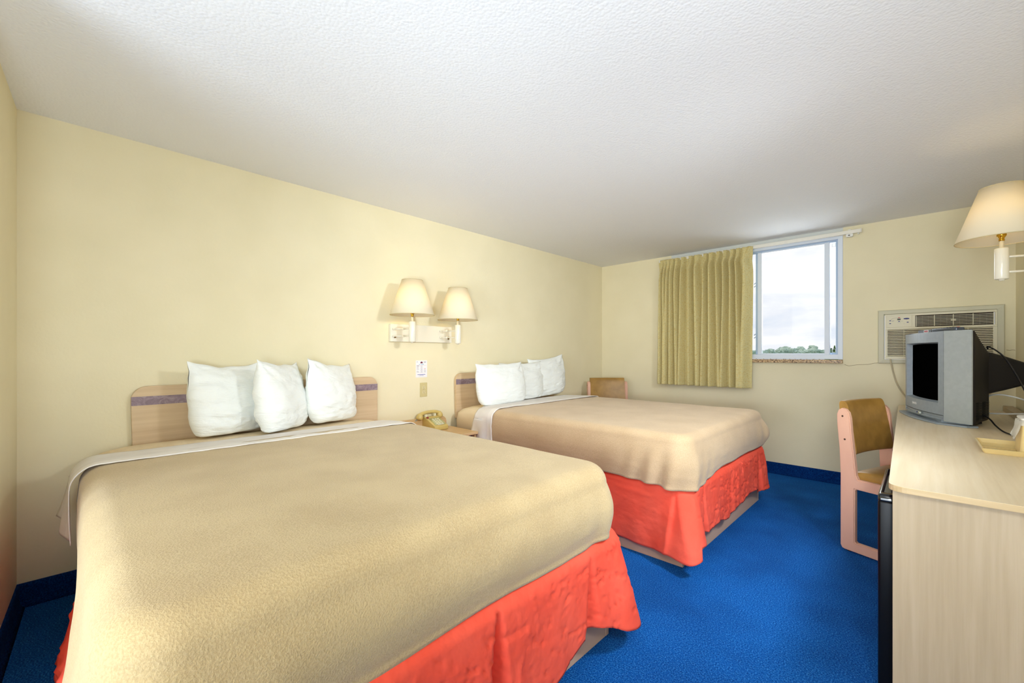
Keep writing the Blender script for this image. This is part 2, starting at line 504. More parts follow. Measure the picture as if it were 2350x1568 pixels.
# outer frame (jambs, head panel up to the ceiling, sill rail)
box(b, 0, .035, .01, .108, 0.034, wz(2.236), .003); box(b, wl(2.452), wl(2.4885), -.002, .108, .034, wz(2.2365), .003)
box(b, 0, wl(2.489), .0, .11, wz(2.205), wz(2.238), .003)
box(b, 0, wl(2.489), .0, .11, 0.036, wz(1.165), .003)
obj('window_frame', b, M['alu'], wt)
b = BM(); box(b, 0, wl(2.489), .004, .12, wz(2.238), wz(2.30)); obj('head_panel', b, M['reveal'], wt)
# inner track channel
b = BM(); box(b, .035, wl(2.452), .02, .05, wz(2.186), wz(2.205)); box(b, wl(2.391), wl(2.452), .055, .085, wz(1.165), wz(1.18))
obj('track', b, M['alu_dark'], wt)
# sliding sash, pushed to the right
sash = thing_sash = obj('sash', (lambda b: (box(b, wl(1.805), wl(1.842), .012, .045, wz(1.165), wz(2.186), .003),
     box(b, wl(2.352), wl(2.392), .008, .045, wz(1.15), wz(2.19), .003),
     box(b, wl(1.842), wl(2.352), .014, .045, wz(2.178), wz(2.19), .002),
     box(b, wl(1.842), wl(2.352), .014, .045, wz(1.163), wz(1.176), .002), b)[-1])(BM()), M['alu'], wt)
b = BM(); box(b, wl(1.842), wl(2.352), .027, .031, wz(1.176), wz(2.178)); obj('pane', b, M['glass'], sash)
# fixed sash behind, its stile left of the sliding one
fx = obj('fixed_sash', (lambda b: (box(b, wl(1.778), wl(1.806), .05, .08, wz(1.165), wz(2.2), .003), b)[-1])(BM()), M['alu_dark'], wt)
b = BM(); box(b, .035, wl(1.778), .063, .067, wz(1.165), wz(2.2)); obj('pane', b, M['glass'], fx)
rj = obj('side_jamb', (lambda b: (box(b, wl(2.436), wl(2.452), .015, .09, wz(1.165), wz(2.2), .002), b)[-1])(BM()), M['alu_dark'], wt)
b = BM(); box(b, wl(2.392), wl(2.436), .063, .067, wz(1.18), wz(2.19)); obj('pane', b, M['glass'], rj)
b = BM()
for zz in (1.185, 2.15):
    tube(b, [(wl(2.405), .05, wz(zz)), (wl(2.43), .045, wz(zz)), (wl(2.43), .045, wz(zz + .03)), (wl(2.405), .05, wz(zz + .03)), (wl(2.405), .05, wz(zz))], .0022, 6)
obj('latch', b, M['white_plastic'], wt)
b = BM()
for zz in (1.33, 1.36, 1.85, 1.88): tube(b, [(wl(1.765), .045, wz(zz)), (wl(1.78), .04, wz(zz + .012))], .004, 6)
obj('hinge', b, M['alu_dark'], wt)
b = BM(); box(b, -.02, wl(2.489), -.05, .11, 0.0, .032, .004); obj('window_sill', b, M['granite'], wt)

# curtain rail
t = thing('curtain_rail', 'white metal curtain rail above the window and curtain', 'curtain rail', (0.8, 4.925, 2.22))
b = BM(); box(b, 0, 1.817, -.016, .016, 0.004, .036, .003)
obj('rail', b, M['rail'], t)
b = BM(); box(b, 1.817, 1.823, -.018, .018, 0.002, .038, .002); obj('end_cap', b, M['rail'], t)
b = BM(); prism(b, rrect(1.715, 1.765, -.022, .004, .008), -.014, .014, 'xz', .002); box(b, 1.73, 1.75, -.02, .045, .034, .04)
obj('bracket', b, M['white_plastic'], t)
b = BM(); lathe(b, [(0, 0), (.006, 0), (.006, .014), (0, .014)], 10, (1.80, 0, -.008)); obj('glide', b, M['white_plastic'], t)
b = BM(); lathe(b, [(0, 0), (.006, 0.002), (.006, .006), (0, .008)], 10, (1.738, -.018, -.014)); obj('screw', b, M['screw'], t)

# curtain
def curtain():
    px = [1517.5, 1525, 1532.5, 1540.5, 1551, 1565.5, 1583.5, 1598, 1617.5, 1631, 1648, 1664, 1680, 1694, 1713]
    def X(p):
        u = (p - 1175) / 973; dx = -.6956 + u * .7185; dy = .7185 + u * .6956
        return 3 + dx / dy * (4.845 - .184)
    cs = [X(p) for p in px]
    xs0 = .795; xs1 = 1.79
    n = 520; rows = []
    zt, zb = 2.243, 0.825
    wid = [0.011] * 15; wid[7] = .018; wid[14] = .026; wid[9] = .014
    Z = [zt, zt - .01, zt - .03, zt - .06, zt - .09, zt - .115, zt - .135, zt - .155, zt - .19, zt - .24, zt - .32, 1.8, 1.65, 1.5, 1.35, 1.2, 1.05, .95, .88, .85, .838, zb]
    for z in Z:
        row = []
        tt = (zt - z) / (zt - zb)
        for i in range(n + 1):
            x = xs0 + (xs1 - xs0) * i / n
            dep = 0; bulge = 0
            for k, c in enumerate(cs):
                c2 = c + .022 * math.sin(k * 2.1) * sm((tt - .1) / .9)
                w = wid[k] * (1 + .5 * tt)
                if z > zt - .125:
                    # fanned heading above the pinch
                    q = sm((z - (zt - .125)) / .11)
                    w2 = w * (0.75 + 1.1 * q)
                    d = (x - c) / w2
                    dep += .084 * math.exp(-d ** 4) * (1 - .45 * q) + .012 * q * (math.exp(-((abs(d) - .62) / .16) ** 2) - .6 * math.exp(-(d / .22) ** 2))
                else:
                    q = sm(((zt - .125) - z) / .1)
                    d = (x - c2) / (w * (.7 + .3 * q))
                    dep += (.092) * math.exp(-abs(d) ** 3)
            dep = min(dep, .096)
            y = 4.918 - dep + .004 * fbm(x, z, 0, 6)
            if x > 1.74: y -= .012 * sm((x - 1.74) / .04)
            xx = x - .010 * dep / .05
            if z < .84: pass
            # heading spreads, sides draw in a little below
            off = .012 * math.exp(-((z - (zt - .13)) / .08) ** 2)
            e = (x - .5 * (xs0 + xs1)) / (.5 * (xs1 - xs0))
            xx -= off * e + (.018 * tt if e < 0 else .018 * tt) * (abs(e) ** 3)
            row.append((xx - .8, y - 4.9, z - .82))
        rows.append(row)
    b = BM(); grid(b, rows)
    o = obj('curtain', b, M['curtain'])
    o.location = (.8, 4.9, .82)
    solid(o, .0025)
    meta(o, 'pleated green and gold curtain hanging beside the window', 'curtain')
    return o
curtain()

# ------------------------------------------------------------------ headboards
def headboard(y0, y1, z0, z1, label):
    t = thing('headboard', label, 'headboard', (0.0, y0, z0), group='headboards on the wall')
    w = y1 - y0; h = z1 - z0
    pts = rrect(0, w, 0, h, .07, (0, 0, 1, 1), 12)
    if z0 > .5: pts = rrect(0, w, 0, h, .06, (1, 1, 1, 1), 12) if False else [(.008, 0), (w - .008, 0)] + rrect(0, w, 0, h, .07, (0, 0, 1, 1), 12)[1:]
    b = BM(); prism(b, pts, .004, .0325, 'yz', .002)
    obj('panel', b, M['hb'], t)
    b = BM(); box(b, .0325, .0335, .001, w - .001, .895 - z0 + .003, .945 - z0, 0)
    obj('stripe', b, M['stripe'], t)
    return t
headboard(.39, 1.784, .60, .999, 'wide oak headboard with purple stripe behind the nearer bed')
headboard(2.536, 3.93, .60, .999, 'oak headboard with purple stripe behind the farther bed by the window')

# ------------------------------------------------------------------ beds
def outline(x0, x1, y0, y1, rc, step=.012):
    """path from head near side around the foot to head far side: list of (x, y, nx, ny, s, tag)"""
    pts = []
    def seg(ax, ay, bx, by, nx, ny):
        l = math.hypot(bx - ax, by - ay); n = max(1, int(l / step))
        for i in range(n): pts.append((ax + (bx - ax) * i / n, ay + (by - ay) * i / n, nx, ny))
    def arc(cx, cy, a0, a1):
        l = rc * abs(a1 - a0); n = max(6, int(l / (step * .7)))
        for i in range(n):
            a = a0 + (a1 - a0) * i / n
            pts.append((cx + rc * math.cos(a), cy + rc * math.sin(a), math.cos(a), math.sin(a)))
    seg(x0, y0, x1 - rc, y0, 0, -1)
    arc(x1 - rc, y0 + rc, -PI / 2, 0)
    seg(x1, y0 + rc, x1, y1 - rc, 1, 0)
    arc(x1 - rc, y1 - rc, 0, PI / 2)
    seg(x1 - rc, y1, x0, y1, 0, 1)
    pts.append((x0, y1, 0, 1))
    out = []; s = 0; pr = None
    for p in pts:
        if pr: s += math.hypot(p[0] - pr[0], p[1] - pr[1])
        out.append(p + (s,)); pr = p
    return out
def drape(name, org, x0, x1, y0, y1, ztop, r, rc, zbot, disp, mat, dome=.0, thick=.006, nside=16, topn=14, parent=None, smooth_noise=.003, step=.02, ztopf=None):
    pts = outline(x0, x1, y0, y1, rc, step)
    ym = .5 * (y0 + y1); half = .5 * (y1 - y0)
    rows = []
    S = pts[-1][4]
    for k in range(topn):     # interior of the top
        f = k / topn
        row = []
        for (x, y, nx, ny, s) in pts:
            ix, iy = x - nx * r, y - ny * r
            sx = min(x, x1 - half * .9); sy = ym
            X = sx + (ix - sx) * f; Y = sy + (iy - sy) * f
            z = ztop + dome * (1 - f ** 3) + smooth_noise * fbm(X, Y, 3.3, 2.2)
            row.append((X, Y, z))
        rows.append(row)
    na = 8
    for k in range(na + 1):
        a = .5 * PI * k / na
        row = []
        for (x, y, nx, ny, s) in pts:
            o = -r + r * math.sin(a)
            z = ztop - r + r * math.cos(a) + smooth_noise * fbm(x, y, 3.3, 2.2)
            row.append((x + nx * o, y + ny * o, z))
        rows.append(row)
    for k in range(1, nside + 1):
        f = k / nside
        row = []
        for (x, y, nx, ny, s) in pts:
            zb = zbot(x, y, s, S)
            z = (ztop - r) + (zb - (ztop - r)) * f
            d = disp(x, y, nx, ny, s, S, f)
            row.append((x + nx * d, y + ny * d, z))
        rows.append(row)
    b = BM()
    rows = [[(p[0] - org[0], p[1] - org[1], p[2] - org[2]) for p in row] for row in rows]
    grid(b, rows)
    bmesh.ops.remove_doubles(b, verts=b.verts[:], dist=1e-5)
    o = obj(name, b, mat, parent, smooth=True)
    if parent is None: o.location = org
    if thick: solid(o, thick, -1)
    return o

def make_bed(y0, y1, x1, label, sheet_label):
    """platform, box spring and mattress with fitted sheet"""
    t = thing('bed', label, 'bed', (0.06, .5 * (y0 + y1), 0), 0, 'double beds')
    oy = .5 * (y0 + y1)
    w = .5 * (y1 - y0)
    b = BM()
    bx1 = x1 - .075 - .06 + .012
    box(b, 0, bx1, -w + .03, -w + .052, 0, .24, .002); box(b, 0, bx1, w - .002, w + .02, 0, .24, .002)
    box(b, bx1 - .02, bx1 - .001, -w + .052, w - .002, 0, .24, .002); box(b, 0, .02, -w + .052, w - .002, 0, .24, .002)
    box(b, .02, bx1 - .02, -w + .052, w - .002, .2, .24)
    obj('board', b, M['basewood'], t)
    b = BM(); box(b, 0.01, bx1 + .01, -w + .03, w - .03, .24, .44, .02, 3); obj('box_spring', b, M['fitted'], t, smooth=True, auto=40)
    # mattress with the fitted sheet drawn over its corners
    rows = []
    X0, X1, Y0, Y1 = 0.0, x1 - .03 - .06, -w + .02, w - .02
    def ring(ins, z, c):
        p = rrect(X0 + ins, X1 - ins, Y0 + ins, Y1 - ins, c, n=6)
        return [(a, bb, z) for a, bb in p]
    R = [ring(.02, .44, .05), ring(0, .46, .06), ring(0, .60, .06), ring(.006, .66, .07), ring(.03, .69, .085), ring(.07, .708, .12), ring(.14, .714, .16), ring(.3, .716, .2)]
    b = BM(); vr = grid(b, R, closed=True); b.faces.new(vr[-1]); b.faces.new(vr[0][::-1])
    obj('mattress', b, M['fitted'], t, smooth=True)
    return t
BZ = .72
bedA = make_bed(.215, 1.72, 2.12, 'nearer double bed on wooden platform, under the light tan blanket', '')
bedB = make_bed(2.47, 3.98, 2.12, 'farther double bed on wooden platform, under the brownish blanket', '')

def cosb(d, w): 
    d = abs(d) / w
    return .5 + .5 * math.cos(PI * d) if d < 1 else 0.0

# fold-over sheets
def sheetA(nm, y0, y1, xa, xb, zside_near, zside_far, flare_near, label, skew=0):
    rows = []; N = 150
    # cross-bed path: from near hem, up, over the top, down the far side
    path = []
    r = .084; zt = .740; y0 -= .016; y1 -= .012
    for i in range(22):
        f = i / 22; path.append((y0 - .012, zside_near + (zt - r - zside_near) * f, -1, 1 - f))
    for i in range(9):
        a = .5 * PI * i / 8; path.append((y0 - .012 + r - r * math.cos(a), zt - r + r * math.sin(a), 0, 0))
    for i in range(1, 60):
        f = i / 60; path.append((y0 - .012 + r + (y1 - y0 + .024 - 2 * r) * f, zt, 0, 0))
    for i in range(9):
        a = .5 * PI * i / 8; path.append((y1 + .012 - r + r * math.sin(a), zt - r + r * math.cos(a), 0, 0))
    for i in range(1, 23):
        f = i / 22; path.append((y1 + .012, zt - r + (zside_far - zt + r) * f, 1, f))
    nx = 16
    for (y, z, sd, f) in path:
        row = []
        for j in range(nx + 1):
            g = j / nx
            x = xa + (xb - xa) * g
            e = .006 * fbm(0, y, z, 5) + .003 * fbm(1, y, z, 17)
            if j >= nx - 1: x += e * 1.3
            if j == 0: x += e
            X, Y, Z = x, y, z
            if skew and sd != -1: X -= skew * (1 - g) * sm((y - y0) / .35)
            if sd == 0: Z -= .020 * (1 - g) ** 1.2
            if sd == -1:
                Y -= flare_near * f ** 1.2 * (1 - g * .9) + .010 * f * math.sin(g * 9 + z * 6) 
                X -= (.07 if flare_near > .03 else .04) * f * (1 - g)
                if flare_near > .03: Z += .02 * f * (1 - g)
                else: Z -= .035 * f * math.sin(PI * g) * .5; Y -= .010 * f * abs(math.sin(g * 7 + f * 2))
            Z += .002 * fbm(x * 3, y * 3, 0, 3) if sd == 0 else 0
            row.append((X - xa, Y - y0, Z - .7))
        rows.append(row)
    b = BM(); grid(b, rows)
    # hem band material on the strip nearest the blanket
    for fi, fc in enumerate(b.faces):
        if fi % nx >= nx - 4: fc.material_index = 1
    o = obj(nm, b, [M['sheet'], M['hem']], smooth=True)
    o.location = (xa, y0, .7)
    solid(o, .003, 1)
    meta(o, label, 'sheet', 'folded white sheets')
    return o
sheetA('flat_sheet', .20, 1.72, .375, .70, .45, .50, .036, 'white flat sheet folded across the head end of the nearer bed')
sheetA('flat_sheet', 2.47, 3.98, .385, .60, .475, .5, .012, 'white flat sheet folded across the head end of the farther bed', .19)

# blankets
def zbA(x, y, s, S):
    z = .455 - .02 * sm((1.2 - y) / 1.0) - .045 * sm((x - 1.0) / .9) * sm((.5 - y) / .3)
    return z + .004 * math.sin(s * 9)
def dispA(x, y, nx, ny, s, S, f):
    d = .022 * math.sin(PI * min(1, f * 1.1)) * (1 if nx > .5 else .3)
    if ny < -.3: d += .045 * sm((x - 1.25) / .5) * f ** 1.5        # near side kicks out towards the foot
    sc = math.hypot(x - 2.1, y - 1.70)                       # far foot corner: soft fold
    if sc < .5:
        a = math.atan2(ny, nx)
        d += f * .010 * math.sin(s * 42) * cosb(sc, .35) + .012 * f * cosb(sc, .25)
    sc2 = math.hypot(x - 2.1, y - .22)
    if sc2 < .5: d += f * .016 * math.sin(s * 30) * cosb(sc2, .4)
    return d + .003 * f * fbm(x, y, f, 5)
oA = drape('blanket', (1.0, .96, .72), .60, 2.115, .197, 1.715, .734, .075, .12, zbA, dispA, M['blanket'], dome=.004, nside=22)
meta(oA, 'light tan fleece blanket spread over the nearer bed', 'blanket')
def zbB(x, y, s, S):
    z = .446
    d = math.hypot(x - 2.1, y - 2.49)
    z -= .022 * cosb(d - .02, .22)
    if x > 2.0: z += .03 * sm((y - 2.6) / .4) * (1 - sm((y - 3.4) / .5) * .3)
    return z + .003 * math.sin(s * 13)
def dispB(x, y, nx, ny, s, S, f):
    d = .014 * math.sin(PI * min(1, f * 1.05)) + .010 * f * sm((x - .9) / .4) - .006 * f * (1 - sm((x - .6) / .3))
    c1 = math.hypot(x - 2.1, y - 2.49)
    # gathered folds fanning down from the near foot corner
    if c1 < .6:
        wgt = cosb(c1, .52) * f ** 1.3
        k_ = sm((-ny + .15) / .5)
        d += wgt * k_ * min(1, c1 / .14) * (.028 * math.sin(s * 50 + 2.5 * f) + .016) + (1 - k_) * wgt * .004 * math.sin(s * 20)
    c2 = math.hypot(x - 2.1, y - 3.96)
    if c2 < .4:
        wgt = cosb(c2, .32) * math.sin(PI * min(1, f * .95))
        d += wgt * (.03 + .010 * math.sin(s * 45))
    return d + .003 * f * fbm(x, y, f, 5)
oB = drape('blanket', (1.0, 3.2, .72), .52, 2.105, 2.455, 3.975, .731, .058, .11, zbB, dispB, M['blanket2'], dome=.004, nside=24, step=.009)
meta(oB, 'brownish beige fleece blanket spread over the farther bed', 'blanket')

# bed skirts
def skirt(org, y0, y1, x1, seed, zb, corner_out, splits, label):
    pts = outline(.10, x1, y0, y1, .10, .008)
    S = pts[-1][4]
    rows = []
    nz = 40
    zt = .478
    for k in range(nz + 1):
        f = k / nz
        row = []
        for (x, y, nx, ny, s) in pts:
            z1 = zb(x, y, s)
            band = .055
            z = zt + (z1 - zt) * f
            dz = zt - z
            g = max(0, (dz - band) / .3)
            d = .006 * f
            if dz > band: d += .004
            dc = math.hypot(x - x1, y - y0); dc2 = math.hypot(x - x1, y - y1)
            for (cx, amt, wd) in corner_out:
                dd = dc if cx == 0 else dc2
                d += amt * g * math.exp(-(dd / wd) ** 2)
            # soft pleats
            w = fbm(s * 3.1 + seed, f * .5, seed, 1.3, 3)
            d += g * .020 * w
            # creases: ridged noise, horizontal along the near side, slanting on the foot
            q = fbm(s * .8, z * 6 + s * .6, seed * 2, 2.2, 2) if ny < -.5 else fbm(s * 5 + z * 3, z * 3.5, seed * 2, 1.5, 3)
            cr1 = max(0, 1 - abs(q) / .10) ** 1.5
            q2 = fbm(s * 2.5 + z * 5, z * 11 - s * 2, seed * 3, 1.7, 2)
            cr2 = max(0, 1 - abs(q2) / .07) ** 1.5 * (1 if ny > -.5 else .15)
            if dz > band: d += .013 * cr1 * (.4 + fbm(s, z, seed, 2.0, 1)) - .008 * cr2
            if ny < -.3 and x < 1.3: d += .06 * g * sm((x - .5) / .4)
            for (ss, wd, dep) in splits:
                t = abs(s - ss) / (wd * (.12 + .88 * g) + .004)
                if t < 1 and dz > band: d -= dep * (1 - t * t) * (.15 + .85 * min(1, g * 1.3))
            d -= .05 * max(0, 1 - dz / .045)
            d += .0015 * math.sin(s * 150) * math.exp(-(dz / .03) ** 2)
            row.append((x + nx * d - org[0], y + ny * d - org[1], z - org[2]))
        rows.append(row)
    b = BM(); grid(b, rows)
    o = obj('bed_skirt', b, M['skirt'], smooth=True)
    o.location = org
    solid(o, .0025, 1)
    meta(o, label, 'bed skirt', 'coral bed skirts')
    return o
def zsA(x, y, s):
    z = .075
    if x > 2.0: z += .075 * cosb(y - 1.50, .24) + .01 * math.sin(y * 9)
    return z + .004 * math.sin(s * 17)
def zsB(x, y, s):
    if x < 2.0 or y < 2.52: z = .062 + .012 * sm((x - 1.5) / .6) + .055 * sm((x - 2.05) / .06)
    else:
        z = .155 - .03 * cosb(y - 3.1, .2) + .012 * sm((y - 3.2) / .3)
        z -= .04 * sm((y - 3.72) / .06)
    return z + .004 * math.sin(s * 17)
sfoot = (2.12 - .10 - .10) + .5 * PI * .10
skirt((1.0, .96, .1), .225, 1.765, 2.12, 1.3, zsA, [(1, .085, .13), (0, .05, .2)],
      [(sfoot + 1.01 - .225 - .075, .05, .085), (sfoot + 1.48 - .225 - .075, .045, .03)], 'coral red bed skirt hanging around the nearer bed')
skirt((1.0, 3.2, .1), 2.478, 4.015, 2.102, 4.7, zsB, [(0, .15, .085), (1, .06, .16)],
      [(sfoot - .15, .032, .030), (sfoot + .075, .03, .06), (sfoot + 1.2, .05, .020), (sfoot + .55, .05, .012)], 'coral red bed skirt hanging around the farther bed')

# ------------------------------------------------------------------ pillows
def pillow_mesh(w, h, t, seed, sag=.02, ears=1.0):
    n = 40; b = BM()
    def P(u, v, side):
        cu = abs(u) ** 2.6; cv = abs(v) ** 2.6
        th = t * .5 * max(0, (1 - cu)) ** .55 * max(0, (1 - cv)) ** .5
        # sides bow out, the top edge dips between its two ears, the lower corners are tucked round
        x = w / 2 * u * (1 + .05 * (1 - v * v) - .02)
        up = sm((v + .2) / 1.2)
        z = h / 2 * v * (1 - .10 * ears * (1 - u * u) * up * abs(v))
        if v < 0:
            k = (abs(u) ** 5) * (abs(v) ** 3)
            x *= 1 - .16 * k; z *= 1 - .13 * k
        else:
            k = (abs(u) ** 3) * (v ** 4)
            x *= 1 + (.03 * ears) * k; z *= 1 + .03 * ears * k
            x *= 1 - .05 * math.exp(-((v - .78) / .14) ** 2) * abs(u) ** 3
        th *= 1.0 - .30 * v
        wr = fbm(u * 1.2 + seed, v * 2.6, side + seed, 1.6, 4)
        edge = (1 - cu) * (1 - cv)
        th += .010 * wr * min(1, edge * 4)
        cr = fbm(u * 2.2 + seed, v * 7, side, .9, 2)
        th -= .012 * max(0, .3 - abs(cr)) / .3 * min(1, edge * 3) * (.25 + .75 * sm(-v + .2)) * .6
        # folds radiating from the ears
        for su in (-1, 1):
            r_ = math.hypot(u - su, v - 1)
            an = math.atan2(1 - v, (1 - su * u) + 1e-6)
            th += .006 * math.sin(an * 9 + seed) * math.exp(-((r_ - .35) / .22) ** 2)
        x += .008 * noise.noise(Vector((v * 3 + seed, u, 5)))
        z += .008 * noise.noise(Vector((u * 2.5 + seed, v, 9)))
        return (x, side * max(th, 0), z)
    for side in (1, -1):
        rows = [[P(-1 + 2 * i / n, -1 + 2 * j / n, side) for i in range(n + 1)] for j in range(n + 1)]
        grid(b, rows)
    bmesh.ops.remove_doubles(b, verts=b.verts[:], dist=.0004)
    return b
def pillow(loc, yaw, lean, roll, w, h, t, seed, label, ears=1.0):
    b = pillow_mesh(w, h, t, seed, ears=ears)
    # stand it on its lower edge: local origin at the bottom middle
    bmesh.ops.translate(b, vec=(0, 0, h / 2), verts=b.verts[:])
    R = Matrix.Rotation(roll, 4, 'Y')
    bmesh.ops.transform(b, matrix=Matrix.Rotation(lean, 4, 'X') @ R, verts=b.verts[:])
    zmin = min(v.co.z for v in b.verts)
    for v in b.verts:
        v.co.z -= zmin
        v.co.z = max(v.co.z - .022, .022 * (v.co.z / .055) if v.co.z < .044 else 0)   # settles on the bed
    o = obj('pillow', b, M['pillow'], smooth=True)
    o.location = loc; o.rotation_euler = (0, 0, yaw)
    meta(o, label, 'pillow', 'pillows on the nearer bed' if loc[1] < 2 else 'pillows on the farther bed')
    return o
# local x = width, local y = thickness; lean tips the top towards local +y
PZ = .722
pillow((.195, .80, PZ), rad(112), rad(-9), rad(2), .405, .42, .20, 1.0, 'white pillow on the nearer bed standing farthest from the nightstand')
pillow((.285, 1.055, PZ), rad(134), rad(-8), rad(4), .42, .42, .19, 2.7, 'white pillow on the nearer bed standing between the two others')
pillow((.205, 1.375, PZ), rad(120), rad(-9), rad(7), .42, .41, .19, 5.1, 'white pillow on the nearer bed standing closest to the nightstand')
pillow((.300, 2.875, PZ), rad(93), rad(-8), rad(-1), .62, .385, .15, 8.4, 'white pillow on the farther bed, closest to the nightstand and in front', .6)
pillow((.185, 3.26, PZ), rad(92), rad(-5), rad(-1), .64, .385, .13, 11.9, 'white pillow on the farther bed, half hidden between two others', .6)
pillow((.125, 3.72, PZ), rad(91), rad(-2), rad(-5), .60, .42, .14, 14.2, 'white pillow on the farther bed with the tallest corner, closest to the window wall', .9)

# ------------------------------------------------------------------ nightstand and phone
t = thing('nightstand', 'oak laminate nightstand between the two beds', 'nightstand', (0, 1.80, 0))
b = BM(); box(b, .002, .45, 0, .64, .530, .55, .003); obj('top', b, M['ns'], t)
b = BM(); prism(b, [(0.0, .55), (.64, .55)] + rrect(0, .64, .55, .635, .05, (0, 0, 1, 1))[2:], .002, .022, 'yz', .002); obj('back_rail', b, M['ns'], t)
b = BM(); box(b, .002, .425, .612, .632, 0, .53, .002); obj('side_panel', b, M['ns'], t)
b = BM(); box(b, .002, .425, .008, .028, 0, .53, .002); obj('side_panel', b, M['ns'], t)
b = BM(); box(b, .38, .40, .03, .61, .36, .528, .002); dw = obj('drawer', b, M['drawer_grey'], t)
b = BM(); box(b, .40, .415, .27, .37, .43, .445, .003); obj('handle', b, M['dark_brass'], dw)
b = BM(); box(b, .002, .40, .03, .61, .05, .07); box(b, .002, .40, .03, .61, .335, .352); obj('shelf', b, M['ns'], t)

t = thing('telephone', 'ivory yellow desk telephone standing on the nightstand', 'telephone', (.092, 2.262, .551), rad(2))
# local: x forward (towards camera side), y left-right along the front edge
bb = BM()
prof = [(-.09, 0), (.095, 0), (.098, .012), (.096, .034), (.085, .038), (-.035, .095), (-.05, .098), (-.085, .092), (-.09, .08)]
prism(bb, prof, -.068, .068, 'xz', .004, 3)
ph = obj('body', bb, M['phone'], t, smooth=True, auto=35)
sl = math.atan2(.095 - .038, -.035 - .085)
def on_slope(f, y, up): # f 0 at front, 1 at the rear of the slope
    x = .085 + (-.035 - .085) * f; z = .038 + .057 * f
    nx, nz = .43, .90
    return (x + nx * up, y, z + nz * up)
bb = BM(); grid(bb, [[on_slope(f, y, .0015) for y in (-.045, .058)] for f in (.07, .82)]); o = obj('faceplate', bb, M['phone_face'], t); solid(o, .002)
bb = BM()
for i in range(3):
    for j in range(4):
        p = Vector(on_slope(.18 + .155 * j, -.022 + .026 * i, .004))
        m4 = Matrix.Translation(p) @ Matrix.Rotation(rad(25), 4, 'Y')
        box(bb, -.006, .006, -.009, .009, -.004, .004, .002, 2, 0, m4)
obj('key', bb, M['key'], t)
bb = BM(); p = on_slope(.9, -.052, .0)
lathe(bb, [(.011, -.002), (.011, .004), (.007, .010), (0, .012)], 14, p); obj('message_lamp', bb, M['red_lamp'], t)
bb = BM(); p = Vector(on_slope(.06, .01, .003)); box(bb, p.x - .004, p.x + .004, -.025, .035, p.z - .001, p.z + .003, .001); obj('number_card', bb, M['white_plastic'], t)
bb = BM()
box(bb, -.078, -.045, -.056, -.036, .09, .118, .005); box(bb, -.078, -.045, .036, .056, .09, .118, .005)
obj('cradle', bb, M['key'], t, smooth=True, auto=40)
bb = BM()
tube(bb, [(-.062, -.105, .098), (-.062, -.085, .124), (-.062, -.04, .137), (-.062, 0, .140), (-.062, .04, .137), (-.062, .085, .124), (-.062, .105, .098)], [.013, .015, .014, .0135, .014, .015, .013], 14, smooth_n=5) if False else None
def thick_tube(bb, pts, rs, seg=14, sn=5):
    P = [Vector(p) for p in pts]; out = []; ro = []
    n = len(P)
    for i in range(n - 1):
        p0 = P[max(i - 1, 0)]; p1 = P[i]; p2 = P[i + 1]; p3 = P[min(i + 2, n - 1)]
        for k in range(sn):
            tt = k / sn
            out.append(0.5 * ((2 * p1) + (-p0 + p2) * tt + (2 * p0 - 5 * p1 + 4 * p2 - p3) * tt * tt + (-p0 + 3 * p1 - 3 * p2 + p3) * tt ** 3))
            ro.append(rs[i] + (rs[i + 1] - rs[i]) * tt)
    out.append(P[-1]); ro.append(rs[-1])
    tube(bb, out, ro, seg)
thick_tube(bb, [(-.062, -.10, .115), (-.062, -.065, .128), (-.062, 0, .134), (-.062, .065, .128), (-.062, .10, .115)], [.014, .014, .0125, .014, .014])
for s in (-1, 1):
    tt = bmesh.new()
    lathe(tt, [(0, -.036), (.018, -.036), (.026, -.030), (.028, -.018), (.024, .0), (.016, .014), (0, .018)], 20)
    bmesh.ops.transform(tt, matrix=Matrix.Translation((-.062, s * .098, .112)) @ Matrix.Rotation(s * rad(18), 4, 'X'), verts=tt.verts[:])
    merge(bb, tt)
obj('handset', bb, M['phone'], t, smooth=True)
bb = BM()
pts = []
for i in range(140):
    f = i / 139
    cx, cy, cz = -.062 - .03 * math.sin(PI * f), -.115 - .035 * math.sin(PI * f) , .085 - .078 * f
    cy += .06 * f * f
    a = i * 1.1
    pts.append((cx + .007 * math.cos(a), cy + .007 * math.sin(a), max(.006, cz)))
tube(bb, pts, .0022, 6); obj('coiled_cord', bb, M['chrome'], t)

# ------------------------------------------------------------------ wall outlet and card
t = thing('wall_outlet', 'ivory double power outlet on the wall above the nightstand', 'power outlet', (0.0, 2.2165, .812))
b = BM(); prism(b, rrect(-.0345, .0345, 0, .118, .004), 0, .006, 'yz', .0015); obj('cover_plate', b, M['outlet'], t)
for zc in (.040, .078):
    b = BM(); prism(b, rrect(-.016, .016, zc - .014, zc + .014, .008), .006, .009, 'yz', .001); s_ = obj('socket', b, M['outlet_in'], t)
    b = BM(); box(b, .009, .0094, -.0075, -.0055, zc + .001, zc + .009); box(b, .009, .0094, .0055, .0075, zc + .001, zc + .009)
    prism(b, rrect(-.003, .003, zc - .010, zc - .004, .0029), .009, .0094, 'yz'); obj('slot', b, M['slot'], s_)
b = BM(); prism(b, rrect(-.002, .002, .057, .061, .0019), .006, .0075, 'yz'); obj('screw', b, M['screw'], t)

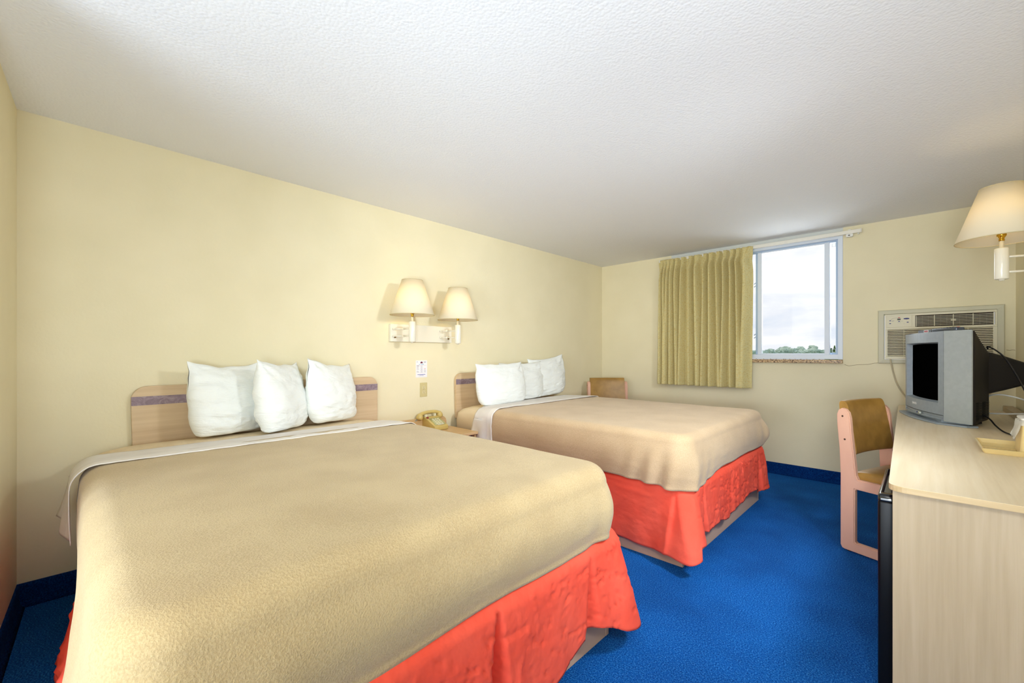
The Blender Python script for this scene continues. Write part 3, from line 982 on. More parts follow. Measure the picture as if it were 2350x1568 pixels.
t = thing('notice_card', 'small white printed notice card fixed above the outlet', 'notice', (0.0, 2.142, .975))
b = BM(); box(b, .0005, .0025, 0, .111, 0, .141, .0003); obj('card', b, M['paper'], t)
def strips(name, items, mat):
    b = BM()
    for (y0, y1, z0, z1) in items: box(b, .0025, .0029, y0, y1, z0, z1)
    obj(name, b, mat, t)
tx = []
for r_ in range(7):
    z = .094 - r_ * .0085
    if r_ not in (4,): tx.append((.008, .032 - (r_ % 3) * .003, z, z + .004 if r_ == 0 else z + .0022))
    tx.append((.044 + (r_ % 2) * .003, .066 - (r_ % 2) * .003, z - .002, z + .0002))
    if r_ > 3: tx.append((.078, .098, z, z + .0022))
tx += [(.008, .02, .127, .130), (.076, .100, .128, .131), (.078, .098, .122, .125), (.026, .08, .012, .0135)]
strips('text_line', tx, M['ink'])
strips('footer_line', [(.016, .092, .022, .026), (.036, .072, .0165, .018)], M['blue_ink'])
strips('title_line', [(.028, .042, .106, .109), (.048, .078, .106, .110)], M['cyan_ink'])
strips('rule_line', [(.006, .101, .0995, .1005), (.08, .096, .070, .074)], M['pink_ink'])
b = BM(); prism(b, [(.055 + .012 * math.cos(a * PI / 12), .117 + .015 * math.sin(a * PI / 12)) for a in range(13)], .0025, .0030, 'yz'); obj('sunrise_emblem', b, M['maroon_ink'], t)

# ------------------------------------------------------------------ wall lamps
def shade_mesh(rb, rt, h):
    b = BM()
    lathe(b, [(rb, 0), (rb + (rt - rb) * .5, h * .5), (rt, h)], 56)
    return b
def lamp_head(parent, x, y, zpost, zshade):
    """post, socket, bulb and shade at local x, y; z of the post's base and shade's lower rim"""
    b = BM(); lathe(b, [(0, -.008), (.010, -.008), (.011, 0), (.0235, 0), (.0255, .004), (.0255, .152), (.0235, .156), (.009, .157), (.0085, .20), (0, .20)], 32, (x, y, zpost))
    p = obj('post', b, M['white_enamel'], parent)
    b = BM(); lathe(b, [(0, 0), (.010, 0), (.011, .008), (.009, .013), (.013, .020), (.018, .028), (.017, .040), (.013, .046), (.013, .075), (0, .075)], 24, (x, y, zpost + .192)); obj('socket', b, M['brass'], p)
    b = BM(); lathe(b, [(0, 0), (.014, .002), (.018, .02), (.029, .045), (.030, .060), (.022, .082), (0, .092)], 24, (x, y, zpost + .262)); obj('bulb', b, M['bulb'], p)
    b = shade_mesh(.166, .078, .265)
    bmesh.ops.translate(b, vec=(x, y, zshade), verts=b.verts[:])
    s = obj('lamp_shade', b, M['shade'], parent); solid(s, .0015)
    b = BM()
    for rr, zz in ((.1665, zshade), (.0785, zshade + .265)):
        tube(b, [(x + rr * math.cos(2 * PI * i / 56), y + rr * math.sin(2 * PI * i / 56), zz) for i in range(57)], .0022, 6)
    obj('rim', b, M['shade_trim'], s)
    b = BM()
    for k in range(3):
        a = 2 * PI * k / 3
        tube(b, [(x + .017 * math.cos(a), y + .017 * math.sin(a), zshade + .235), (x + .077 * math.cos(a), y + .077 * math.sin(a), zshade + .258)], .0015, 5)
    obj('shade_spoke', b, M['dark_brass'], s)
def bulb_light(wx, wy, wz_, power):
    l = bpy.data.lights.new('lamp_bulb_light', 'POINT'); l.energy = power; l.color = (1.0, .78, .42); l.shadow_soft_size = .03
    o = bpy.data.objects.new('lamp_bulb_light', l); link(o); o.location = (wx, wy, wz_); return o
t = thing('wall_lamp', 'white double swing arm wall lamp with cream shades between the beds', 'wall lamp', (0, 1.896, 1.267))
b = BM(); box(b, .0, .030, 0, .594, 0, .139, .003); pl = obj('back_plate', b, M['white_enamel'], t)
b = BM()
for yy in (.035, .555):
    tt = bmesh.new(); lathe(tt, [(0, 0), (.007, 0), (.005, .014), (0, .016)], 12)
    bmesh.ops.transform(tt, matrix=Matrix.Translation((.03, yy, .034)) @ Matrix.Rotation(PI / 2, 4, 'Y'), verts=tt.verts[:]); merge(b, tt)
obj('switch_knob', b, M['dark_brass'], pl)
def arms(parent, x0, y0, xe, ye, x1, y1, zs=(.042, .098)):
    b = BM()
    for z in zs:
        tube(b, [(x0, y0, z), (xe, ye, z)], .0055, 8); tube(b, [(xe, ye, z - .001), (x1, y1, z)], .0055, 8)
    for z in zs: tube(b, [(xe, ye, z - .009), (xe, ye, z + .009)], .0065, 10); tube(b, [(.028, y0, z), (x0 + .004, y0, z)], .007, 10)
    obj('swing_arm', b, M['white_enamel'], parent)
arms(t, .045, .02, .10, .07, .20, .085)
arms(t, .045, .47, .10, .49, .20, .53)
lamp_head(t, .20, .085, -.005, .200)
lamp_head(t, .20, .527, -.010, .187)
bulb_light(.20, 1.981, 1.60, 2.2); bulb_light(.20, 2.423, 1.59, 2.2)
t = thing('wall_lamp', 'white swing arm wall lamp with single cream shade above the desk', 'wall lamp', (W, 3.44, 1.548), PI)
b = BM(); box(b, .0, .030, -.30, .10, 0, .139, .003); obj('back_plate', b, M['white_enamel'], t)
arms(t, .04, -.02, .10, -.03, .203, 0, (.036, .112))
lamp_head(t, .203, 0, 0, .200)
bulb_light(3.287, 3.44, 1.88, 2.6)

# ------------------------------------------------------------------ chairs
def chair(label, loc, rz):
    t = thing('side_chair', label, 'chair', loc, rz, 'pink framed vinyl chairs')
    # local: x forward, y to the left; origin on the floor at the middle of the rear legs
    hw = .235; th = .032
    def side(y):
        # closed loop side frame: curved rear post, seat rail, runner, front leg
        outer = [(-.030, .0 + .02), (-.022, .004), (-.010, 0), (.44, 0), (.452, .004), (.46, .02), (.46, .415), (.452, .424), (.44, .428),
                 (.060, .428), (.050, .45), (.040, .56), (.026, .70), (.020, .78), (.012, .815), (-.004, .835), (-.022, .840), (-.040, .828), (-.050, .80), (-.048, .74), (-.036, .60), (-.030, .45)]
        inner = [(.045, .055), (.385, .055), (.385, .370), (.045, .370)]
        b = BM()
        vs_o0 = [b.verts.new((x, y, z)) for x, z in outer]; vs_i0 = [b.verts.new((x, y, z)) for x, z in inner]
        eo = [b.edges.new((vs_o0[i], vs_o0[(i + 1) % len(vs_o0)])) for i in range(len(vs_o0))]
        ei = [b.edges.new((vs_i0[i], vs_i0[(i + 1) % 4])) for i in range(4)]
        bmesh.ops.triangle_fill(b, use_beauty=True, edges=eo + ei)
        r = bmesh.ops.extrude_face_region(b, geom=b.faces[:])
        vs = [g for g in r['geom'] if isinstance(g, bmesh.types.BMVert)]
        bmesh.ops.translate(b, vec=(0, th, 0), verts=vs)
        bmesh.ops.recalc_face_normals(b, faces=b.faces[:])
        es = [e for e in b.edges if len(e.link_faces) == 2 and e.calc_face_angle(0) > 1.2]
        bmesh.ops.bevel(b, geom=es, offset=.005, segments=2, affect='EDGES')
        f = obj('side_frame', b, M['pinkwood'], t)
        b = BM()
        yo = y if y < 0 else y + th
        s = -1 if y < 0 else 1
        for (x, z) in ((-.018, .792), (-.006, .655)):
            tt = bmesh.new(); lathe(tt, [(0, 0), (.0055, 0), (.005, .0012), (0, .0012)], 12)
            bmesh.ops.transform(tt, matrix=Matrix.Translation((x, yo, z)) @ Matrix.Rotation(s * -PI / 2, 4, 'X'), verts=tt.verts[:]); merge(b, tt)
        obj('screw', b, M['screw'], f)
        b = BM()
        for x in (.0, .41):
            lathe(b, [(0, -.006), (.010, -.006), (.010, .0), (0, .0)], 10, (x + .01, y + th / 2, 0.0005))
        obj('glide', b, M['screw'], f)
    side(-hw); side(hw - th)
    # seat pad
    R = []
    sx0, sx1, sy = .005, .445, hw - th + .001
    def ring(i, z, c): return [(a, q, z) for a, q in rrect(sx0 + i, sx1 - i, -sy + i * .5, sy - i * .5, c, n=5)]
    b = BM(); vr = grid(b, [ring(.01, .395, .01), ring(0, .405, .015), ring(0, .438, .015), ring(.006, .455, .02), ring(.025, .466, .035), ring(.08, .473, .06), ring(.15, .475, .05)], closed=True)
    b.faces.new(vr[-1]); b.faces.new(vr[0][::-1]); obj('seat', b, M['vinyl'], t, smooth=True)
    # backrest: wrapped slightly curved pad
    n = 18; rows = []
    for k in range(28):
        a = 2 * PI * k / 28
        # closed vertical section (x thickness, z height), superellipse
        ca, sa = math.cos(a), math.sin(a)
        px = .026 * (abs(ca) ** .6) * (1 if ca > 0 else -1)
        pz = .158 * (abs(sa) ** .35) * (1 if sa > 0 else -1)
        row = []
        for i in range(n + 1):
            f = -1 + 2 * i / n
            y = (hw - th + .0) * f
            x = -.006 - .022 * (1 - f * f) + px - .055 * (pz / .316)
            row.append((x, y, .722 + pz))
        rows.append(row)
    rows.append(rows[0])
    b = BM(); vr = grid(b, rows)
    b.faces.new([r[0] for r in vr[:-1]]); b.faces.new([r[-1] for r in vr[:-1]][::-1])
    bmesh.ops.remove_doubles(b, verts=b.verts[:], dist=1e-5)
    obj('backrest', b, M['vinyl'], t, smooth=True, auto=50)
    b = BM(); box(b, .0, .03, -hw + th, hw - th, .372, .398, .003); box(b, .41, .44, -hw + th, hw - th, .372, .398, .003); obj('cross_rail', b, M['pinkwood'], t)
    return t
lat = (math.sin(rad(21)), math.cos(rad(21)))
chair('pink framed chair with mustard vinyl pads pulled up to the desk', (2.672 + lat[0] * .235, 3.383 + lat[1] * .235, .006), rad(-21))
chair('pink framed chair with mustard vinyl back in the far corner', (.33, 4.56, .006), rad(-45))

# ------------------------------------------------------------------ desk
def fx_(y): return 2.92 - .0215 * (y - 2.0)
t = thing('desk', 'pale oak laminate desk holding the tray and standing over the fridge', 'desk', (2.92, 2.005, 0))
ox, oy = 2.92, 2.005
def lp(pts): return [(x - ox, y - oy) for x, y in pts]
corner = []
for i in range(7):
    a = PI + .5 * PI * i / 6
    corner.append((2.92 + .045 + .045 * math.cos(a), 2.005 + .045 + .045 * math.sin(a)))
topo = [(fx_(3.83), 3.83)] + corner + [(3.475, 2.005), (3.475, 3.83)]
b = BM(); prism(b, lp(topo), .7305, .75, 'xy', .0015)
for f in b.faces:
    if abs(f.normal.z) < .5: f.material_index = 1
bm_top = b
b.normal_update()
for f in b.faces: f.material_index = 0 if abs(f.normal.z) > .6 else 1
obj('top', b, [M['desk_top'], M['desk_edge']], t)
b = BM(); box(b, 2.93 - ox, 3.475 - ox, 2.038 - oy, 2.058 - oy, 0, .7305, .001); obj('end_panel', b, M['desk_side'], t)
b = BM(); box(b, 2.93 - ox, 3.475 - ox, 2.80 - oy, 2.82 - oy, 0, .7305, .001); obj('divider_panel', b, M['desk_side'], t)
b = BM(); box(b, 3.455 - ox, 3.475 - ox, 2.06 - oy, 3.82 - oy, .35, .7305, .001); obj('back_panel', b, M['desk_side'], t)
t = thing('corner_table', 'oak laminate table continuing the desk in the window corner', 'table', (2.88, 3.83, 0))
ox, oy = 2.88, 3.83
b = BM(); prism(b, lp([(fx_(3.832), 3.832), (3.475, 3.832), (3.475, 4.94), (fx_(4.94), 4.94)]), .7295, .7485, 'xy', .0015)
obj('top', b, M['desk_top'], t)
b = BM(); box(b, 2.90 - ox, 3.475 - ox, 4.915 - oy, 4.935 - oy, 0, .7295, .001); obj('end_panel', b, M['desk_side'], t)
b = BM(); box(b, 2.90 - ox, 3.455 - ox, 3.84 - oy, 3.86 - oy, 0, .7295, .001); obj('side_panel', b, M['desk_side'], t)
b = BM(); box(b, 3.425 - ox, 3.475 - ox, 3.84 - oy, 4.94 - oy, .7485, .79, .003); obj('back_rail', b, M['desk_side'], t)

# ------------------------------------------------------------------ fridge
t = thing('mini_fridge', 'glossy black mini fridge standing under the near end of the desk', 'fridge', (2.89, 2.095, 0))
b = BM(); box(b, .05, .50, .0, .46, .03, .685, .006); obj('cabinet', b, M['black_satin'], t)
b = BM(); box(b, 0.0, .046, 0, .46, .035, .672, .008, 3); dr = obj('door', b, M['black_satin'], t, smooth=True, auto=35)
b = BM()
R = [rrect(0.0, .046, 0, .46, .008, n=4), rrect(0.0, .046, 0, .46, .008, n=4), rrect(.005, .042, .005, .455, .008, n=4), rrect(.010, .036, .03, .43, .008, n=4), rrect(.012, .034, .035, .425, .006, n=4)]
Zs = [.672, .688, .694, .694, .682]
vr = grid(b, [[(a, q, z) for a, q in rr] for rr, z in zip(R, Zs)], closed=True); b.faces.new(vr[-1])
obj('handle_trim', b, M['black_gloss'], dr)
b = BM()
for (x, y) in ((.09, .04), (.09, .42), (.46, .04), (.46, .42)): lathe(b, [(0, 0), (.018, 0), (.018, .03), (0, .03)], 14, (x, y, 0))
obj('foot', b, M['black_satin'], t)

# ------------------------------------------------------------------ television
t = thing('television', 'grey tube television with black screen on the desk', 'television', (2.912, 4.366, .75), rad(-73.1))
FW = .612
def front_q(s): return -.028 * math.sin(PI * max(0, min(1, s / FW)))
ZB, ZT = .025, .557
# bezel built as a grid with the screen opening cut out
S_ = [0, .02, .05] + [.05 + (.56 - .05) * i / 12 for i in range(1, 12)] + [.56, .585, FW]
Zl = [ZB, .05, .055, .124, .20, .30, .40, .492, .54, ZT]
b = BM()
vg = {}
def V(i, j):
    if (i, j) not in vg:
        s = S_[i]; z = Zl[j]; q = front_q(s)
        if z <= .05: q += .006
        vg[(i, j)] = b.verts.new((s, q, z))
    return vg[(i, j)]
for i in range(len(S_) - 1):
    for j in range(len(Zl) - 1):
        if S_[i] >= .05 - 1e-6 and S_[i + 1] <= .56 + 1e-6 and Zl[j] >= .124 - 1e-6 and Zl[j + 1] <= .492 + 1e-6: continue
        b.faces.new((V(i, j), V(i + 1, j), V(i + 1, j + 1), V(i, j + 1)))
# reveal into the screen
def inner(s, z):
    ss = .305 + (s - .305) * .93; zz = .308 + (z - .308) * .95
    return (ss, .020, zz)
io = [(i, 3) for i in range(2, 15)] + [(14, j) for j in range(4, 8)] + [(i, 7) for i in range(13, 1, -1)] + [(2, j) for j in range(6, 3, -1)]
vin = [b.verts.new(inner(S_[i], Zl[j])) for i, j in io]
for k in range(len(io)):
    k2 = (k + 1) % len(io)
    b.faces.new((V(*io[k]), V(*io[k2]), vin[k2], vin[k]))
bez = obj('bezel', b, M['tv_bezel'], t)
bez.data.update()
# screen, gently bulging, rough rounded outline
b = BM(); rows = []
for j in range(13):
    z = .108 + (.508 - .108) * j / 12; row = []
    for i in range(17):
        s = .04 + (.572 - .04) * i / 16
        a = (s - .306) / .266; c = (z - .308) / .20
        row.append((s, .030 - .034 * (1 - a * a) * (1 - .5 * c * c) - .004, z))
    rows.append(row)
grid(b, rows); obj('screen', b, M['tv_screen'], t)
# top, bottom cover and outer flanks
def flank(nm, pts0, pts1, mat):
    b = BM()
    loft(b, [[(x, y, z) for x, y, z in pts0], [(x, y, z) for x, y, z in pts1]]); return obj(nm, b, mat, t)
b = BM(); prism(b, [(FW, 0.0), (FW + .112, .080), (FW + .106, .088), (FW - .01, .012)], ZB - .006, ZT + .001, 'xy', .0015); obj('speaker_panel', b, M['tv_silver'], t)
b = BM(); prism(b, [(0, 0.0), (-.112, .080), (-.106, .088), (.01, .012)], ZB - .006, ZT + .001, 'xy', .0015); obj('speaker_panel', b, M['tv_silver'], t)
b = BM()
cap = [(FW * i / 12, front_q(FW * i / 12) + .001) for i in range(13)]
ring_ = cap + [(FW + .104, .079), (-.104, .079)]
prism(b, ring_, ZT - .012, ZT, 'xy'); prism(b, ring_, ZB, ZB + .01, 'xy')
obj('cap', b, M['tv_bezel'], t)
# black rear housing
def sec(s0, s1, z0, z1, q, c=.02):
    return [(a, q, z) for a, z in rrect(s0, s1, z0, z1, c, n=4)]
b = BM()
cx = FW / 2
loft(b, [sec(cx - .408, cx + .408, .024, .556, .083, .008), sec(cx - .40, cx + .40, .02, .553, .10, .012), sec(cx - .30, cx + .30, .02, .50, .165, .03), sec(cx - .17, cx + .17, .02, .44, .245, .03)])
loft(b, [sec(cx - .17, cx + .17, .175, .438, .24, .03), sec(cx - .135, cx + .135, .20, .41, .33, .03), sec(cx - .095, cx + .095, .232, .371, .43, .02)])
rh = obj('rear_housing', b, M['tv_black'], t)
b = BM()
for k in range(11):
    z = .045 + k * .0095
    tube(b, [(cx + .392, .108, z), (cx + .305, .164, z)], .0016, 5)
    tube(b, [(cx + .30, .168, z), (cx + .18, .243, z)], .0016, 5)
obj('vent_slot', b, M['black_satin'], rh)
# swivel-less plinth with curved front lip
b = BM()
lip = [(FW * i / 16, -.035 - .028 * math.sin(PI * i / 16)) for i in range(17)]
prism(b, lip + [(FW + .10, .065), (FW + .08, .12), (-.08, .12), (-.10, .065)], 0, .010, 'xy', .002)
prism(b, [(.03, .0), (FW - .03, .0), (FW + .06, .09), (FW - .02, .13), (.02, .13), (-.06, .09)], .010, .026, 'xy')
obj('plinth', b, M['tv_bezel'], t)
b = BM()
for s in (cx - .14, cx + .14): box(b, s - .02, s + .02, .17, .22, 0, .022, .002)
obj('foot', b, M['tv_black'], t)
# knob, lamp dot, panel seam, lettering
b = BM(); tt = bmesh.new(); lathe(tt, [(.013, -.004), (.013, .006), (.010, .009), (0, .010)], 18)
bmesh.ops.transform(tt, matrix=Matrix.Translation((.355, front_q(.355) - .001, .0375)) @ Matrix.Rotation(PI / 2, 4, 'X'), verts=tt.verts[:]); merge(b, tt)
obj('power_button', b, M['chrome'], t)
b = BM(); rows = [[(s, front_q(s) - .0008, z) for s in [.004 + (FW - .008) * i / 20 for i in range(21)]] for z in (.0515, .0535)]
grid(b, rows); obj('flap_seam', b, M['tv_black'], t)
b = BM(); tt = bmesh.new(); lathe(tt, [(.004, -.002), (.004, .002), (0, .003)], 10)
bmesh.ops.transform(tt, matrix=Matrix.Translation((.31, front_q(.31) - .001, .038)) @ Matrix.Rotation(PI / 2, 4, 'X'), verts=tt.verts[:]); merge(b, tt)
obj('indicator_light', b, M['navy'], t)
def text_mesh(name, s, size, mat, parent, mtx, ext=.0006):
    cu = bpy.data.curves.new(name, 'FONT'); cu.body = s; cu.size = size; cu.extrude = ext; cu.align_x = 'CENTER'; cu.align_y = 'CENTER'
    o = bpy.data.objects.new(name + '_tmp', cu); COL.objects.link(o)
    bpy.context.view_layer.update()
    me = bpy.data.meshes.new_from_object(o.evaluated_get(bpy.context.evaluated_depsgraph_get()))
    bpy.data.objects.remove(o)
    me.materials.clear(); me.materials.append(mat)
    me.transform(mtx)
    me.name = name
    return link(bpy.data.objects.new(name, me), parent)
text_mesh('maker_lettering', 'SANYO', .022, M['white_plastic'], t, Matrix.Translation((.265, front_q(.265) - .002, .092)) @ Matrix.Rotation(PI / 2, 4, 'X'))

# things on top of the television
tvM = Matrix.Translation((2.912, 4.366, .75)) @ Matrix.Rotation(rad(-73.1), 4, 'Z')
def tvp(s, q, z): v = tvM @ Vector((s, q, z)); return (v.x, v.y, v.z)
t = thing('signal_box', 'small black box with a red label on top of the television', 'box', tvp(.28, .045, ZT + .001), rad(-73.1 + 4))
b = BM(); box(b, -.10, .075, -.024, .024, .0, .022, .003); obj('case', b, M['black_satin'], t)
b = BM(); box(b, -.020, .040, -.0248, -.024, .003, .019, .0003); lb = obj('label', b, M['white_plastic'], t)
b = BM(); box(b, -.014, .034, -.0253, -.0247, .006, .016, .0002); obj('label_print', b, M['red_print'], lb)
b = BM(); box(b, -.135, -.10, -.012, .012, .001, .018, .003); obj('connector', b, M['beige_cord'], t)
t = thing('remote_control', 'slate blue remote control lying on top of the television', 'remote control', tvp(.53, .045, ZT + .0005), rad(-73.1 + 10))
b = BM(); prism(b, rrect(-.11, .11, -.024, .024, .012), 0, .020, 'xy', .004, 3); obj('body', b, M['remote'], t, smooth=True, auto=40)
b = BM()
for i in range(7):
    for j in range(3): box(b, -.08 + i * .026 - .006, -.08 + i * .026 + .006, -.015 + j * .013 - .004, -.015 + j * .013 + .004, .020, .0232, .001)
obj('button', b, M['black_satin'], t)
b = BM(); tt = bmesh.new(); lathe(tt, [(.006, .0), (.005, .004), (0, .005)], 12, (.092, .0, .019)); merge(b, tt); obj('power_button', b, M['red_print'], t)

# cords
def cord(name, pts, r, mat, label):
    b = BM(); p0 = Vector(pts[0])
    tube(b, [Vector(p) - p0 for p in pts], r, 10, smooth_n=8)
    o = obj(name, b, mat); o.location = p0; meta(o, label, 'cable'); return o
cord('power_cord', [(3.282, 4.01, 1.20), (3.284, 3.98, 1.215), (3.33, 3.915, 1.165), (3.366, 3.85, 1.08), (3.396, 3.77, .98), (3.43, 3.62, .83), (3.44, 3.50, .757)], .004, M['black_cord'], 'black cord arching from the rear of the television to the desk')
cord('power_cord', [(3.232, 3.86, .82), (3.25, 3.845, .818), (3.275, 3.80, .80), (3.29, 3.72, .775), (3.31, 3.62, .757), (3.34, 3.50, .755), (3.38, 3.35, .755), (3.40, 3.2, .755)], .004, M['black_cord'], 'black cord lying on the desk behind the tray')
cord('antenna_cable', [(3.29, 4.12, .90), (3.30, 4.10, .915), (3.33, 4.06, .925), (3.37, 4.02, .922), (3.42, 3.98, .905), (3.455, 3.90, .87), (3.44, 3.86, .845), (3.38, 3.92, .828), (3.31, 4.0, .815), (3.28, 4.06, .81)], .0042, M['white_cord'], 'white cable looped behind the television')
cord('appliance_cord', [(3.24, 4.62, .78), (3.30, 4.70, .83), (3.36, 4.78, .90), (3.40, 4.84, .96), (3.42, 4.9, 1.02), (3.425, 4.955, 1.07)], .006, M['beige_cord'], 'beige cord slanting across the wall corner behind the television')

# ------------------------------------------------------------------ air conditioner
AY = L
t = thing('air_conditioner', 'cream through-wall air conditioner beside the window', 'air conditioner', (2.728, AY, 1.09))
def al(x): return x - 2.728
b = BM()
X0, X1, Z0_, Z1_ = 0, al(3.436), 0, .446
# bevelled outer frame, four mitred rails
outer = [(X0, Z0_), (X1, Z0_), (X1, Z1_), (X0, Z1_)]
i1 = .040
def rr_(i, y): return [(X0 + i, y, Z0_ + i * .85), (X1 - i, y, Z0_ + i * .85), (X1 - i, y, Z1_ - i * .85), (X0 + i, y, Z1_ - i * .85)]
vr = grid(b, [rr_(0, 0), rr_(0, -.03), rr_(.006, -.040), rr_(.036, -.046), rr_(.040, -.044), rr_(.040, 0.02)], closed=True)
for f in b.faces: f.smooth = False
obj('outer_frame', b, M['ac_frame'], t)
b = BM(); box(b, al(2.790), al(3.38), -.034, -.012, .045, .40); obj('vent_shade_block', b, M['ac_dark'], t)  # dark block behind the slats stands in for the shade inside the vents
px0, px1, pz0, pz1 = al(2.774), al(3.396), .036, .410
b = BM()
lz0, lz1 = .300, .392         # discharge louvre opening
lx0, lx1 = al(2.958), al(3.386)
gz0, gz1 = .062, .282         # intake grille opening
gx0, gx1 = al(2.790), al(3.376)
box(b, px0, px1, -.050, -.01, lz1, pz1, .002); box(b, px0, lx0, -.050, -.01, lz0, lz1); box(b, lx1, px1, -.050, -.01, lz0, lz1)
box(b, px0, px1, -.052, -.01, gz1, lz0, .002); box(b, px0, gx0, -.050, -.01, gz0, gz1); box(b, gx1, px1, -.050, -.01, gz0, gz1)
box(b, px0, px1, -.058, -.01, pz0, gz0, .004)
obj('front_panel', b, M['ac_panel'], t)
b = BM()
n = 17
for k in range(n):
    z = gz0 + (gz1 - gz0) * (k + .5) / n
    m4 = Matrix.Translation((0, -.044, z)) @ Matrix.Rotation(rad(-12), 4, 'X')
    box(b, gx0, gx1, -.004, .004, -.0034, .0034, .0008, 1, 0, m4)
for x in (gx0 + .10, gx0 + .30, gx0 + .46): box(b, x - .0015, x + .0015, -.046, -.03, gz0, gz1)
obj('intake_grille', b, M['ac_panel'], t)
b = BM()
for k in range(7):
    z = lz0 + .006 + (lz1 - lz0 - .012) * (k + .5) / 7
    box(b, lx0 + .006, lx1 - .006, -.046, -.0345, z - .0016, z + .0016)
for k in range(13):
    x = lx0 + .006 + (lx1 - lx0 - .012) * k / 12
    big = k % 3 == 0
    box(b, x - (.002 if big else .001), x + (.002 if big else .001), -.047 if big else -.034, -.02, lz0 + .004, lz1 - .004)
box(b, .5 * (lx0 + lx1) - .014, .5 * (lx0 + lx1) + .014, -.052, -.045, .5 * (lz0 + lz1) - .006, .5 * (lz0 + lz1) + .004)
obj('louvre', b, M['ac_panel'], t)
b = BM(); prism(b, rrect(lx0 - .003, lx1 + .003, lz0 - .003, lz1 + .003, .006), -.0515, -.0512, 'xz'); 
for f in b.faces: pass
b.free()
b = BM(); cx0, cx1, cz0, cz1 = al(2.785), al(2.938), .302, .396
prism(b, rrect(cx0, cx1, cz0, cz1, .004), -.053, -.050, 'xz', .001)
cp = obj('control_panel', b, M['ac_panel'], t)
def plate(nm, pts, mat, y=-.0535):
    b = BM(); prism(b, pts, y, -.0529, 'xz'); return obj(nm, b, mat, cp)
def ell(x, z, a, c, n=20): return [(x + a * math.cos(2 * PI * i / n), z + c * math.sin(2 * PI * i / n)) for i in range(n)]
cw = cx1 - cx0
def cxp(p): return cx0 + cw * p
plate('display', [(cxp(.43), .359), (cxp(.56), .359), (cxp(.56), .372), (cxp(.43), .372)], M['lcd'])
plate('maker_badge', ell(cxp(.79), .369, .018, .0065), M['navy'])
b = BM(); 
for s in (-1, 1): tube(b, [(cxp(.79) - .010, -.0537, .3690 + s * .0012), (cxp(.79), -.0537, .3690 + s * .0016), (cxp(.79) + .010, -.0537, .3690 + s * .0012)], .0004, 4)
obj('badge_line', b, M['grey_print'], cp)
plate('button', ell(cxp(.50), .3785, .007, .0030), M['red_print'])
for (u, z) in ((.14, .357), (.14, .333), (.50, .348), (.84, .340)): plate('button', ell(cxp(u), z, .0065, .0034), M['navy'])
b = BM(); tube(b, [(cxp(.17), -.0533, .364), (cxp(.22), -.0533, .372), (cxp(.28), -.0533, .377), (cxp(.45), -.0533, .3785)], .0007, 4)
for (u0, u1, z) in ((.20, .31, .357), (.20, .30, .353), (.20, .28, .348), (.56, .64, .348), (.43, .57, .338), (.68, .71, .330), (.80, .88, .334)):
    box(b, cxp(u0), cxp(u1), -.0534, -.0529, z, z + .0016)
obj('legend_mark', b, M['grey_print'], cp)
cordm = BM(); tube(cordm, [(al(2.808), -.045, .045), (al(2.81), -.052, .02), (al(2.818), -.042, -.03), (al(2.828), -.03, -.09), (al(2.845), -.025, -.16), (al(2.875), -.02, -.23), (al(2.91), -.02, -.29), (al(2.94), -.03, -.335)], .0055, 8, smooth_n=8)
obj('power_cord', cordm, M['beige_cord'], t)

# ------------------------------------------------------------------ tray and ice bucket
t = thing('serving_tray', 'shallow tan plastic tray on the desk under the ice bucket', 'tray', (3.178, 2.86, .7505))
b = BM()
def tr(i, z, c): return [(a, q, z) for a, q in rrect(i, .295 - i, i, .32 - i, c, n=4)]
vr = grid(b, [tr(.010, .0, .010), tr(.004, .012, .010), tr(.0, .020, .010), tr(.006, .0215, .010), tr(.016, .006, .010), tr(.018, .004, .010)], closed=True)
b.faces.new(vr[-1]); b.faces.new(vr[0][::-1])
for f in b.faces: f.smooth = False
obj('dish', b, M['tray'], t)
b = BM(); box(b, .016, .279, .158, .162, .0042, .0062, .0006); obj('ridge', b, M['tray'], t)
t = thing('ice_bucket', 'tan ice bucket with clear plastic liner standing on the tray', 'ice bucket', (3.366, 2.965, .757))
b = BM()
def sq(h, z, c): return [(a, q, z) for a, q in rrect(-h, h, -h, h, c, n=5)]
vr = grid(b, [sq(.076, 0, .014), sq(.078, .003, .014), sq(.070, .135, .014), sq(.0695, .138, .014), sq(.066, .138, .012), sq(.072, .01, .012)], closed=True)
b.faces.new(vr[-1]); b.faces.new(vr[0][::-1]); obj('pail', b, M['bucket'], t, smooth=True, auto=40)
b = BM()
vr = grid(b, [sq(.064, .10, .012), sq(.066, .139, .012), sq(.071, .1405, .014), sq(.0735, .128, .014), sq(.0755, .118, .014)], closed=True)
rows = []
for k in range(8):
    f = k / 7
    rows.append([(-.074 - .016 * f + .003 * math.sin(j * 1.9 + f * 4), -.070 + .14 * j / 10 * (1 - .12 * f), .136 - .075 * f + .006 * math.sin(j * 1.4) * f) for j in range(11)])
grid(b, rows)
o = obj('liner', b, M['liner'], t, smooth=True)
b = BM(); vr = grid(b, [sq(.070, .139, .014), sq(.073, .141, .014), sq(.073, .147, .014), sq(.068, .150, .014), sq(.03, .151, .012)], closed=True); b.faces.new(vr[-1]); b.faces.new(vr[0][::-1])
obj('lid', b, M['lid'], t, smooth=True, auto=40)

